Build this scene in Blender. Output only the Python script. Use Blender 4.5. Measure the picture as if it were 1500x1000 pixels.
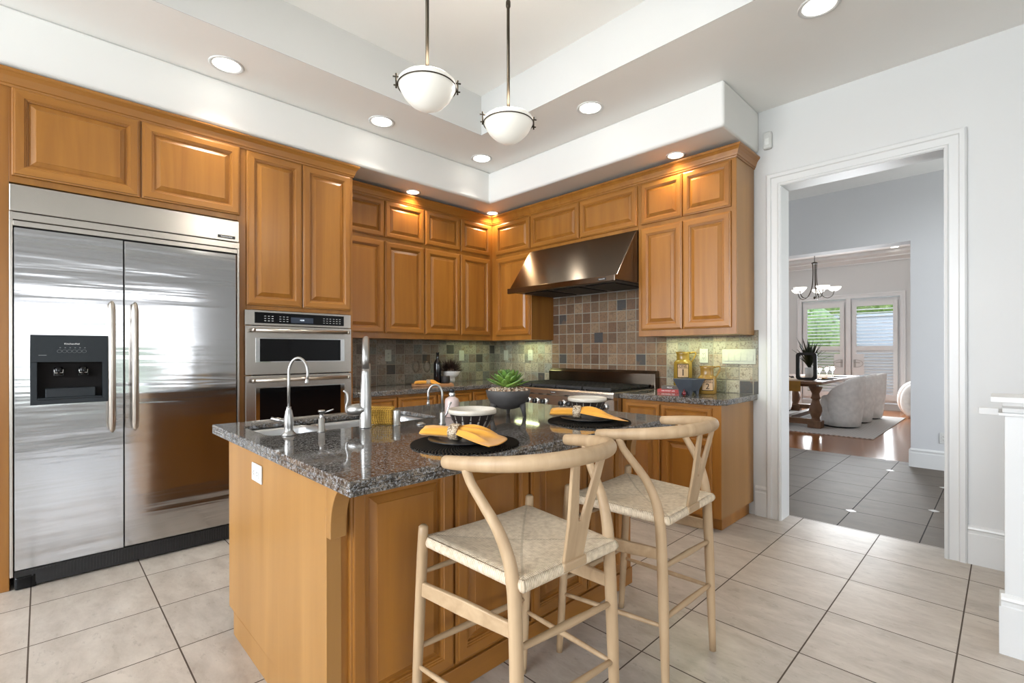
import bpy, bmesh, math, random
from mathutils import Vector, Matrix
from math import sin, cos, pi, radians as rad
random.seed(7)
SC = bpy.context.scene
COL = SC.collection
for o in list(bpy.data.objects): bpy.data.objects.remove(o)

# ------------------------------------------------------------------ camera, sky, exposure
cam_d = bpy.data.cameras.new('camera'); cam = bpy.data.objects.new('camera', cam_d); COL.objects.link(cam)
cam.location = (4.2732, -3.8816, 1.2354); cam.rotation_euler = (pi/2, rad(0.10), rad(45.716))
cam_d.sensor_width = 36.0; cam_d.lens = 36.0*706.27/1500.0
cam_d.shift_x = 0.5/1500.0; cam_d.shift_y = 15.67/1500.0
cam_d.clip_start = 0.05; cam_d.clip_end = 200
SC.camera = cam
SC.view_settings.view_transform = 'Standard'; SC.view_settings.look = 'None'
SC.view_settings.gamma = 1.0; SC.view_settings.use_curve_mapping = False
SC.view_settings.exposure = 1.32
try:
    SC.cycles.max_bounces = 10; SC.cycles.diffuse_bounces = 6; SC.cycles.glossy_bounces = 5
    SC.cycles.transmission_bounces = 8; SC.cycles.sample_clamp_indirect = 6.0
    SC.cycles.caustics_reflective = False; SC.cycles.caustics_refractive = False
except Exception: pass
W = bpy.data.worlds.new('sky'); SC.world = W; W.use_nodes = True
WN = W.node_tree.nodes; WL = W.node_tree.links
bg = WN['Background']; bg.inputs['Strength'].default_value = 2.1
tc = WN.new('ShaderNodeTexCoord'); sx = WN.new('ShaderNodeSeparateXYZ'); cr = WN.new('ShaderNodeValToRGB')
WL.new(tc.outputs['Generated'], sx.inputs[0]); WL.new(sx.outputs['Z'], cr.inputs[0]); WL.new(cr.outputs[0], bg.inputs['Color'])
cr.color_ramp.elements[0].position = 0.0; cr.color_ramp.elements[0].color = (0.95, 0.97, 1.0, 1)
cr.color_ramp.elements[1].position = 0.7; cr.color_ramp.elements[1].color = (0.62, 0.78, 1.0, 1)

def area(name, loc, rot, sx_, sy_, power, color=(1,1,1), portal=False):
    d = bpy.data.lights.new(name, 'AREA'); d.shape = 'RECTANGLE'; d.size = sx_; d.size_y = sy_
    d.energy = power; d.color = color
    if portal:
        try: d.cycles.is_portal = True
        except Exception: pass
    o = bpy.data.objects.new(name, d); o.location = loc; o.rotation_euler = rot; COL.objects.link(o); return o
def spot(name, loc, power, color, angle=100, blend=0.6, size=0.05):
    d = bpy.data.lights.new(name, 'SPOT'); d.energy = power; d.color = color; d.spot_size = rad(angle); d.spot_blend = blend
    d.shadow_soft_size = size
    o = bpy.data.objects.new(name, d); o.location = loc; COL.objects.link(o); return o
# daylight entering through the glazed openings beside the camera and in the rooms beyond
DAY = (0.87, 0.935, 1.0)
area('daylight_east', (7.9, -4.3, 1.40), (0, rad(90), 0), 1.65, 5.0, 8.5, DAY)
area('fill_south', (2.6, -7.9, 1.93), (rad(90), 0, 0), 4.8, 1.9, 140, DAY)  # added fill behind the camera, at windows made up for it
area('daylight_hall', (6.4, 1.5, 1.5), (0, rad(90), 0), 2.2, 1.6, 22, (0.94, 0.97, 1.0))
area('daylight_dining', (1.8, 8.78, 1.35), (rad(-90), 0, 0), 1.6, 1.9, 66, (0.92, 0.96, 1.0))
CANC = (1.0, 0.93, 0.82); WARM = (1.0, 0.70, 0.40)
CANS = [(0.862,-3.048,3.04),(0.866,-1.975,3.04),(0.865,-0.943,3.04),(2.128,-0.974,3.04),(3.595,-0.976,3.04)]
SOFC = [(0.405,-1.395,2.733),(0.412,-0.402,2.733),(2.517,-0.420,2.733)]
for p in CANS: spot('can_light', (p[0], p[1], p[2]-.02), 22, CANC, 96, 1.0, .08)
for p, q in zip(SOFC, ((.035,0),(.02,-.02),(0,-.035))): spot('soffit_light', (p[0]+q[0], p[1]+q[1], p[2]-.02), 8, WARM, 140, 0.8, .03)
area('under_cabinet_glow', (2.55, -0.13, 1.352), (0, 0, 0), 0.62, 0.05, 0.95, (0.92, 1.0, 0.50))
area('under_cabinet_glow', (0.66, -0.13, 1.352), (0, 0, 0), 0.34, 0.05, 0.60, (0.88, 1.0, 0.50))
area('under_cabinet_glow', (0.14, -0.45, 1.352), (0, 0, 0), 0.05, 0.5, 0.22, (0.84, 1.0, 0.5))

# ------------------------------------------------------------------ materials
class NT:
    def __init__(s, name):
        s.m = bpy.data.materials.new(name); s.m.use_nodes = True; s.t = s.m.node_tree
        s.b = s.t.nodes['Principled BSDF']
    def n(s, typ, **kw):
        x = s.t.nodes.new('ShaderNode'+typ)
        for k, v in kw.items(): setattr(x, k, v)
        return x
    def l(s, a, b): s.t.links.new(a, b)
    def math(s, op, a, b=None, c=None):
        x = s.n('Math', operation=op)
        for i, v in enumerate((a, b, c)):
            if v is None: continue
            if isinstance(v, (int, float)): x.inputs[i].default_value = v
            else: s.l(v, x.inputs[i])
        return x.outputs[0]
    def obj(s, scale=(1,1,1), loc=(0,0,0), rnd=False):
        tc = s.n('TexCoord'); mp = s.n('Mapping'); s.l(tc.outputs['Object'], mp.inputs['Vector'])
        mp.inputs['Scale'].default_value = scale; mp.inputs['Location'].default_value = loc
        if rnd:
            oi = s.n('ObjectInfo'); mul = s.math('MULTIPLY', oi.outputs['Random'], 37.0)
            cb = s.n('CombineXYZ')
            for i in range(3): s.l(mul, cb.inputs[i])
            s.l(cb.outputs[0], mp.inputs['Location'])
        return mp.outputs[0]
    def noise(s, vec, scale, detail=4, rough=.5, dist=0):
        x = s.n('TexNoise'); s.l(vec, x.inputs['Vector'])
        x.inputs['Scale'].default_value = scale; x.inputs['Detail'].default_value = detail
        x.inputs['Roughness'].default_value = rough; x.inputs['Distortion'].default_value = dist
        return x.outputs[0]
    def ramp(s, fac, *stops):
        x = s.n('ValToRGB'); s.l(fac, x.inputs[0]); e = x.color_ramp.elements
        while len(e) > len(stops): e.remove(e[-1])
        while len(e) < len(stops): e.new(0.5)
        for el, (p, c) in zip(e, stops):
            el.position = p; el.color = (c[0], c[1], c[2], 1)
        return x.outputs[0]
    def mix(s, fac, a, b, blend='MIX'):
        x = s.n('Mix', data_type='RGBA', blend_type=blend)
        for k, v in ((0, fac), (6, a), (7, b)):
            if isinstance(v, (int, float)): x.inputs[k].default_value = v
            elif isinstance(v, tuple): x.inputs[k].default_value = (*v, 1)
            else: s.l(v, x.inputs[k])
        return x.outputs[2]
    def bump(s, h, strength, dist=.002, normal=None):
        x = s.n('Bump'); x.inputs['Strength'].default_value = strength; x.inputs['Distance'].default_value = dist
        s.l(h, x.inputs['Height']); s.l(x.outputs[0], s.b.inputs['Normal']); return x.outputs[0]
    def set(s, **kw):
        for k, v in kw.items():
            i = s.b.inputs[k.replace('_', ' ')]
            if isinstance(v, (int, float)): i.default_value = v
            elif isinstance(v, tuple): i.default_value = (*v, 1) if len(v) == 3 else v
            else: s.l(v, i)
        return s
def srgb(r, g, b):
    f = lambda c: (c/255/12.92) if c/255 <= .04045 else ((c/255+.055)/1.055)**2.4
    return (f(r), f(g), f(b))
def plain(name, col, rough=.5, metal=0, bumpy=0, bscale=60, **kw):
    m = NT(name); v = m.noise(m.obj(), bscale, 3)
    d = tuple(c*.93 for c in col)
    m.set(Base_Color=m.ramp(v, (.35, d), (.65, col)), Roughness=rough, Metallic=metal, **kw)
    if bumpy: m.bump(v, bumpy)
    return m.m
def wood(name, c1, c2, axis=2, rough=.32, sc=9.0, var=.10, knots=True):
    m = NT(name); s = [1.0, 1.0, 1.0]; s[axis] = .07
    vec = m.obj(tuple(s), rnd=True)
    n1 = m.noise(vec, sc, 5, .55, .8); n2 = m.noise(vec, sc*9, 3, .6, .2)
    s2 = [1.0, 1.0, 1.0]; s2[axis] = .35
    n3 = m.noise(m.obj(tuple(s2), rnd=True), 4.0, 3, .5, .6)
    col = m.ramp(n1, (.30, c1), (.68, c2))
    col = m.mix(m.math('MULTIPLY', n2, .22), col, tuple(c*.62 for c in c1))
    col = m.mix(m.math('MULTIPLY', n3, .30), col, tuple(min(1, c*1.12) for c in c2))
    oi = m.n('ObjectInfo'); hv = m.n('HueSaturation')
    m.l(col, hv.inputs['Color'])
    m.l(m.math('ADD', m.math('MULTIPLY', oi.outputs['Random'], var), 1-var/2), hv.inputs['Value'])
    m.set(Base_Color=hv.outputs[0], Roughness=rough)
    m.bump(n2, .05, .001)
    return m.m
M = {}
CW1, CW2 = (.240, .090, .0135), (.375, .158, .027)
M['wv'] = wood('maple_vertical', CW1, CW2, 2); M['wx'] = wood('maple_cross', CW1, CW2, 0); M['wy'] = wood('maple_cross_y', CW1, CW2, 1)
M['panel'] = wood('maple_end_daylit', (.275, .130, .032), (.360, .182, .052), 2, .34, 6)  # lighter maple tone with daylight mixed in, for panels and corbels
M['ash'] = wood('pale_ash', (.350, .228, .122), (.505, .355, .212), 2, .5, 16, .06)
M['ashx'] = wood('pale_ash_cross', (.350, .228, .122), (.505, .355, .212), 1, .5, 16, .06)
M['tablewood'] = wood('dining_oak', (.10, .045, .018), (.20, .095, .042), 1, .55, 10)
M['boardwood'] = wood('cutting_board_wood', (.22, .095, .03), (.36, .17, .06), 1, .45, 20)

def paint(name, col, rough=.6):
    m = NT(name); v = m.noise(m.obj(), 3.0, 3)
    m.set(Base_Color=m.ramp(v, (.3, tuple(c*.985 for c in col)), (.7, col)), Roughness=rough)
    m.bump(m.noise(m.obj(), 180, 2), .04, .001); return m.m
M['wall'] = paint('wall_white_dimmed', (.63, .63, .625)); M['ceil'] = paint('ceiling_white_lifted', (.87, .86, .84), .7)  # whites set apart to even the light: ceiling lifted, walls and trim lowered
M['soffit'] = paint('soffit_white_lifted', (.76, .755, .74), .7)  # wall white lightened here in place of missing light
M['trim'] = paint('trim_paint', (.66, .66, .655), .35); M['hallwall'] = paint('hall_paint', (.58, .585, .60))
M['dinwall'] = paint('dining_paint', (.56, .56, .55))

def tiles(name, p, x0, y0, c1, c2, grout, rough, w=.0028, diag=False):
    m = NT(name); tc = m.n('TexCoord'); sp = m.n('SeparateXYZ'); m.l(tc.outputs['Object'], sp.inputs[0])
    X, Y = sp.outputs['X'], sp.outputs['Y']
    gx = m.math('DIVIDE', m.math('SUBTRACT', X, x0), p[0]); gy = m.math('DIVIDE', m.math('SUBTRACT', Y, y0), p[1])
    def dist(g, pp): return m.math('MULTIPLY', m.math('SUBTRACT', .5, m.math('ABSOLUTE', m.math('SUBTRACT', m.math('FRACT', g), .5))), pp)
    d = m.math('MINIMUM', dist(gx, p[0]), dist(gy, p[1])); mask = m.math('LESS_THAN', d, w)
    cb = m.n('CombineXYZ'); m.l(m.math('FLOOR', gx), cb.inputs[0]); m.l(m.math('FLOOR', gy), cb.inputs[1])
    wn = m.n('TexWhiteNoise', noise_dimensions='3D'); m.l(cb.outputs[0], wn.inputs['Vector'])
    off = m.n('VectorMath', operation='SCALE'); m.l(wn.outputs['Color'], off.inputs[0]); off.inputs['Scale'].default_value = 9.0
    ad = m.n('VectorMath', operation='ADD'); m.l(tc.outputs['Object'], ad.inputs[0]); m.l(off.outputs[0], ad.inputs[1])
    mp = m.n('Mapping'); m.l(ad.outputs[0], mp.inputs[0]); mp.inputs['Scale'].default_value = (1.0, 2.2, 1.0)
    n1 = m.noise(mp.outputs[0], 4.5, 8, .68, .25); n2 = m.noise(mp.outputs[0], 16, 5, .65, .2)
    col = m.ramp(n1, (.30, c1), (.66, c2)); col = m.mix(m.math('MULTIPLY', m.math('GREATER_THAN', n2, .62), .26), col, tuple(c*.6 for c in c1))
    hv = m.n('HueSaturation'); m.l(col, hv.inputs['Color']); m.l(m.math('ADD', m.math('MULTIPLY', wn.outputs['Value'], .10), .95), hv.inputs['Value'])
    col = m.mix(mask, hv.outputs[0], grout)
    m.set(Base_Color=col, Roughness=m.math('ADD', m.math('MULTIPLY', mask, .5), rough))
    m.bump(m.math('SUBTRACT', m.math('MULTIPLY', n1, .15), mask), .35, .0015)
    return m.m
M['floor'] = tiles('travertine_tile', (.4556, .4535), 3.221, -.2945, (.335, .285, .237), (.490, .437, .380), (.055, .036, .024), .30)
M['hallfloor'] = tiles('hall_slate_tile', (.4500, .4540), 3.431, .616, (.066, .047, .029), (.098, .073, .047), (.020, .015, .012), .5, .0035)

def planks(name):
    m = NT(name); tc = m.n('TexCoord'); br = m.n('TexBrick'); m.l(tc.outputs['Object'], br.inputs['Vector'])
    br.inputs['Scale'].default_value = 1.0; br.inputs['Brick Width'].default_value = 1.4; br.inputs['Row Height'].default_value = .075
    br.inputs['Mortar Size'].default_value = .0012; br.inputs['Color1'].default_value = (.28, .095, .024, 1)
    br.inputs['Color2'].default_value = (.36, .140, .040, 1); br.inputs['Mortar'].default_value = (.05, .018, .008, 1)
    mp = m.n('Mapping'); m.l(tc.outputs['Object'], mp.inputs[0]); mp.inputs['Scale'].default_value = (.08, 1, 1)
    n = m.noise(mp.outputs[0], 40, 4)
    m.set(Base_Color=m.mix(m.math('MULTIPLY', n, .4), br.outputs['Color'], (.10, .035, .012)), Roughness=.14); return m.m
M['planks'] = planks('cherry_planks')

def granite():
    m = NT('speckled_granite'); v = m.obj()
    st = m.obj((1, .45, 1))
    n1 = m.noise(v, 115, 3, .65); n2 = m.noise(st, 55, 5, .7, .4); n3 = m.noise(v, 330, 2, .6); n4 = m.noise(st, 26, 3, .6)
    c = m.ramp(n2, (.36, (.026, .023, .021)), (.50, (.098, .084, .070)), (.64, (.205, .172, .138)))
    c = m.mix(m.math('MULTIPLY', m.math('GREATER_THAN', n1, .545), .85), c, (.27, .275, .285)); c = m.mix(m.math('GREATER_THAN', n3, .58), c, (.012, .012, .014))
    c = m.mix(m.math('MULTIPLY', m.math('GREATER_THAN', n4, .62), .35), c, (.17, .12, .078))
    m.set(Base_Color=c, Roughness=.055, Specular_IOR_Level=.6); return m.m
M['granite'] = granite()

def steel(name, col, rough, axis=2, wavy=0, aniso=.0, tang='X'):
    m = NT(name); s = [60.0, 60.0, 60.0]; s[axis] = 1.2
    n = m.noise(m.obj(tuple(s)), 8, 3, .6)
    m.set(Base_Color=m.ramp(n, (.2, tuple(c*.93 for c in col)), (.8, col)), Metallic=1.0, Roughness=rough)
    if aniso:
        tg = m.n('Tangent', direction_type='RADIAL', axis=tang); m.l(tg.outputs[0], m.b.inputs['Tangent']); m.set(Anisotropic=aniso)
    if wavy:
        w = m.noise(m.obj((.5, .50, 7.0)), 1.2, 3, .55, .3)
        m.bump(w, wavy, .05)
    else: m.bump(n, .02, .0005)
    return m.m
M['steel_door'] = steel('brushed_steel_door', (.50, .50, .505), .12, 1, .075)
M['steel'] = steel('brushed_steel', (.50, .455, .405), .26, 0)
M['steel_y'] = steel('brushed_steel_oven', (.50, .465, .425), .27, 1)
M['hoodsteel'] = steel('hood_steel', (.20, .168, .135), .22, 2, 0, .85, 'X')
M['nickel'] = steel('satin_nickel', (.43, .42, .405), .33, 2)
M['handle'] = steel('handle_steel', (.50, .45, .395), .28, 2)
M['sinksteel'] = steel('sink_steel', (.62, .62, .62), .34, 1)
M['bronze'] = plain('oiled_bronze', (.060, .048, .035), .38, .9)
M['black_glass'] = plain('black_glass', (.003, .003, .0035), .06, Specular_IOR_Level=.25)
M['black'] = plain('black_enamel', (.012, .012, .013), .35); M['blackmatte'] = plain('black_matte', (.014, .013, .013), .6)
M['dispenser'] = plain('dispenser_charcoal', (.013, .017, .021), .45, Specular_IOR_Level=.3); M['iron'] = plain('cast_iron', (.014, .014, .015), .55)
M['chrome'] = plain('polished_chrome', (.75, .75, .75), .08, 1.0)
M['white_plastic'] = plain('white_plastic', (.62, .62, .60), .35); M['ivory'] = plain('ivory_plastic', (.46, .47, .39), .4)
M['white_gloss'] = plain('white_glaze', (.80, .80, .78), .2); M['letter'] = plain('white_lettering', (.75, .75, .75), .5)
M['ink'] = plain('black_ink', (.008, .007, .007), .7, Specular_IOR_Level=.15); M['grey_print'] = plain('grey_print', (.16, .17, .18), .5)
def emis(name, col, strength, base=(.8,.8,.8), rough=.4):
    m = NT(name); v = m.noise(m.obj(), 20, 2)
    m.set(Base_Color=m.ramp(v, (.3, base), (.7, base)), Roughness=rough, Emission_Color=col, Emission_Strength=strength); return m.m
M['lens'] = emis('glowing_lens', (1, .95, .86), 3.0); M['lensw'] = emis('glowing_warm_lens', (1, .90, .74), 3.0)
M['opal'] = emis('opal_glass_shade', (1.0, .95, .86), .14, (.66, .64, .59), .25); M['opal2'] = emis('lit_opal_shade', (1.0, .93, .82), .9)
M['display'] = emis('oven_display', (.25, .5, 1.0), .012, (.022, .024, .030), .25)
M['glow_digits'] = emis('display_digits', (.7, .85, 1.0), .5)

def glass():
    m = NT('clear_glass'); g = m.n('BsdfGlass'); t = m.n('BsdfTransparent'); mx = m.n('MixShader')
    g.inputs['Roughness'].default_value = 0.0; g.inputs['IOR'].default_value = 1.45; mx.inputs[0].default_value = .22
    m.l(t.outputs[0], mx.inputs[1]); m.l(g.outputs[0], mx.inputs[2])
    m.l(mx.outputs[0], m.t.nodes['Material Output'].inputs['Surface']); return m.m
M['glass'] = glass()
def windowglass():
    m = NT('window_glass'); g = m.n('BsdfGlossy'); t = m.n('BsdfTransparent'); mx = m.n('MixShader'); f = m.n('Fresnel')
    g.inputs['Roughness'].default_value = 0.02; f.inputs['IOR'].default_value = 1.35
    m.l(f.outputs[0], mx.inputs[0]); m.l(t.outputs[0], mx.inputs[1]); m.l(g.outputs[0], mx.inputs[2])
    m.l(mx.outputs[0], m.t.nodes['Material Output'].inputs['Surface']); return m.m
M['pane'] = windowglass()

def stone():
    m = NT('tumbled_stone_tile'); at = m.n('Attribute', attribute_name='tilecol')
    v = m.obj(); n1 = m.noise(v, 26, 5, .65, .6); n2 = m.noise(v, 75, 3, .6); n3 = m.noise(v, 9, 4, .6)
    lt = m.n('HueSaturation'); lt.inputs['Value'].default_value = 1.75; lt.inputs['Saturation'].default_value = .8; m.l(at.outputs['Color'], lt.inputs['Color']); c = m.mix(m.math('MULTIPLY', n1, .60), at.outputs['Color'], lt.outputs[0])
    c = m.mix(m.math('MULTIPLY', m.math('GREATER_THAN', n2, .57), .55), c, (.085, .058, .038))
    c = m.mix(m.math('MULTIPLY', m.math('GREATER_THAN', n3, .58), .45), c, (.17, .095, .045))
    m.set(Base_Color=c, Roughness=.55); m.bump(n1, .5, .002); return m.m
M['stone'] = stone(); M['grout'] = plain('sand_grout', (.31, .285, .23), .8, 0, .3, 200)

def cord():
    m = NT('woven_paper_cord'); uv = m.n('UVMap'); sp = m.n('SeparateXYZ'); m.l(uv.outputs[0], sp.inputs[0])
    a = m.math('SUBTRACT', sp.outputs[0], .5); b = m.math('SUBTRACT', sp.outputs[1], .5)
    side = m.math('GREATER_THAN', m.math('ABSOLUTE', b), m.math('ABSOLUTE', a))
    k = m.math('ADD', m.math('MULTIPLY', side, a), m.math('MULTIPLY', m.math('SUBTRACT', 1.0, side), b))
    w = m.math('SINE', m.math('MULTIPLY', k, 2*pi*62)); dd = m.math('ABSOLUTE', m.math('SUBTRACT', m.math('ABSOLUTE', a), m.math('ABSOLUTE', b)))
    seam = m.math('LESS_THAN', dd, .012)
    n = m.noise(m.obj(), 60, 3)
    c = m.ramp(m.math('ADD', m.math('MULTIPLY', w, .18), n), (.20, (.52, .40, .27)), (.70, (.80, .67, .50)))
    c = m.mix(m.math('MULTIPLY', seam, .5), c, (.42, .33, .22))
    m.set(Base_Color=c, Roughness=.75); m.bump(m.math('SUBTRACT', w, seam), .6, .0016); return m.m
M['cord'] = cord()
def cloth(name, c, sc=260, rough=.9, st=.25):
    m = NT(name); v = m.obj(); w = m.n('TexWave'); m.l(v, w.inputs['Vector']); w.inputs['Scale'].default_value = sc
    n = m.noise(v, 14, 4)
    m.set(Base_Color=m.ramp(n, (.3, tuple(x*.84 for x in c)), (.7, c)), Roughness=rough, Sheen_Weight=.2); m.bump(w.outputs['Fac'], st, .0006); return m.m
M['napkin'] = cloth('marigold_linen', (.72, .33, .035)); M['boucle'] = cloth('white_boucle', (.88, .86, .83), 90, .95, .8)
M['runner'] = cloth('mustard_cloth', (.30, .15, .02)); M['rugm'] = None
def waffle():
    m = NT('yellow_waffle_cloth'); v = m.obj(); sp = m.n('SeparateXYZ'); m.l(v, sp.inputs[0])
    w = m.math('ADD', m.math('SINE', m.math('MULTIPLY', m.math('ADD', sp.outputs['X'], sp.outputs['Y']), 620)), m.math('SINE', m.math('MULTIPLY', sp.outputs['Z'], 760)))
    m.set(Base_Color=m.ramp(m.math('ADD', m.math('MULTIPLY', w, .25), .5), (.2, (.36, .17, .02)), (.8, (.72, .42, .06))), Roughness=.9); m.bump(w, .8, .002); return m.m
M['waffle'] = waffle()
def rug():
    m = NT('pale_rug'); v = m.obj(); sp = m.n('SeparateXYZ'); m.l(v, sp.inputs[0])
    z = m.math('ABSOLUTE', m.math('SUBTRACT', m.math('FRACT', m.math('MULTIPLY', sp.outputs['X'], 4.0)), .5))
    k = m.math('SINE', m.math('MULTIPLY', m.math('ADD', sp.outputs['Y'], m.math('MULTIPLY', z, .35)), 70))
    m.set(Base_Color=m.ramp(m.math('ADD', m.math('MULTIPLY', k, .3), .5), (.2, (.34, .32, .30)), (.8, (.58, .55, .52))), Roughness=.95); return m.m
M['rugm'] = rug()
def wovenblack():
    m = NT('black_woven_mat'); v = m.n('TexCoord'); sp = m.n('SeparateXYZ'); m.l(v.outputs['Object'], sp.inputs[0])
    r = m.math('SQRT', m.math('ADD', m.math('MULTIPLY', sp.outputs['X'], sp.outputs['X']), m.math('MULTIPLY', sp.outputs['Y'], sp.outputs['Y'])))
    a = m.math('ARCTAN2', sp.outputs['Y'], sp.outputs['X'])
    w = m.math('MULTIPLY', m.math('SINE', m.math('MULTIPLY', r, 520)), m.math('SINE', m.math('ADD', m.math('MULTIPLY', a, 90), m.math('MULTIPLY', r, 260))))
    m.set(Base_Color=m.ramp(m.math('ADD', m.math('MULTIPLY', w, .5), .5), (.3, (.006, .0055, .005)), (.66, (.013, .011, .009)), (.95, (.070, .052, .034))), Roughness=.95, Specular_IOR_Level=.08); m.bump(w, 1.0, .004); return m.m
M['mat'] = wovenblack()
def beads():
    m = NT('beaded_ring'); v = m.n('TexVoronoi'); m.l(m.obj(), v.inputs['Vector']); v.inputs['Scale'].default_value = 160
    m.set(Base_Color=m.ramp(v.outputs['Distance'], (.1, (.62, .55, .45)), (.5, (.40, .30, .19)), (.8, (.12, .08, .05))), Roughness=.6); m.bump(v.outputs['Distance'], -.8, .003); return m.m
M['beads'] = beads()
M['cream'] = plain('cream_glaze', (.62, .56, .47), .35, 0, .1, 200); M['darkclay'] = plain('dark_brown_glaze', (.016, .010, .008), .45)
M['clayline'] = plain('scratched_triangles', (.34, .31, .27), .7)
M['stonebowl'] = plain('charcoal_stone', (.055, .050, .048), .6, 0, .4, 60)
def pebbles():
    m = NT('mixed_pebbles'); v = m.n('TexVoronoi'); m.l(m.obj(), v.inputs['Vector']); v.inputs['Scale'].default_value = 85
    sp = m.n('SeparateXYZ'); m.l(v.outputs['Color'], sp.inputs[0])
    m.set(Base_Color=m.ramp(sp.outputs['X'], (.1, (.22,.12,.07)), (.45, (.44,.29,.18)), (.8, (.60,.50,.40))), Roughness=.7); return m.m
M['pebble'] = pebbles()
M['bluestone'] = plain('slate_blue_stone', (.052, .062, .078), .75, 0, .5, 120)
M['mustard'] = plain('mustard_glaze', (.30, .185, .028), .25, 0, .1, 30); M['mustard2'] = plain('tan_mustard_glaze', (.31, .175, .034), .25, 0, .1, 30)
M['labelcream'] = plain('cream_label', (.55, .36, .20), .6); M['redbook'] = plain('red_book_cloth', (.42, .045, .04), .6)
M['darkbook'] = plain('dark_book_cloth', (.10, .075, .06), .6); M['paper'] = plain('page_paper', (.62, .57, .48), .8)
M['redbead'] = plain('red_glass_bead', (.13, .010, .016), .2); M['pinkish'] = plain('pink_ceramic', (.66, .52, .48), .3)
M['bottleglass'] = plain('dark_bottle_glass', (.006, .006, .008), .12)
def leaf(name, a, b):
    m = NT(name); v = m.noise(m.obj(), 16, 3); oi = m.n('ObjectInfo')
    m.set(Base_Color=m.ramp(v, (.3, a), (.7, b)), Roughness=.45); return m.m
M['succ'] = leaf('succulent_green', (.048, .125, .018), (.185, .30, .050)); M['succd'] = leaf('succulent_dark', (.10, .035, .03), (.05, .10, .035))
M['purplegrass'] = leaf('dark_purple_grass', (.014, .009, .007), (.045, .022, .012)); M['darkleaf'] = leaf('dark_leaf', (.010, .016, .008), (.035, .05, .022))
M['hedge'] = leaf('hedge_green', (.045, .09, .014), (.17, .25, .045)); M['lawn'] = leaf('lawn_green', (.10, .17, .04), (.16, .25, .07))
M['render'] = plain('pale_render', (.36, .37, .39), .8); M['pav'] = plain('patio_paving', (.42, .41, .39), .8)
M['diamond'] = plain('white_marble', (.62, .60, .56), .25)

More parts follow.
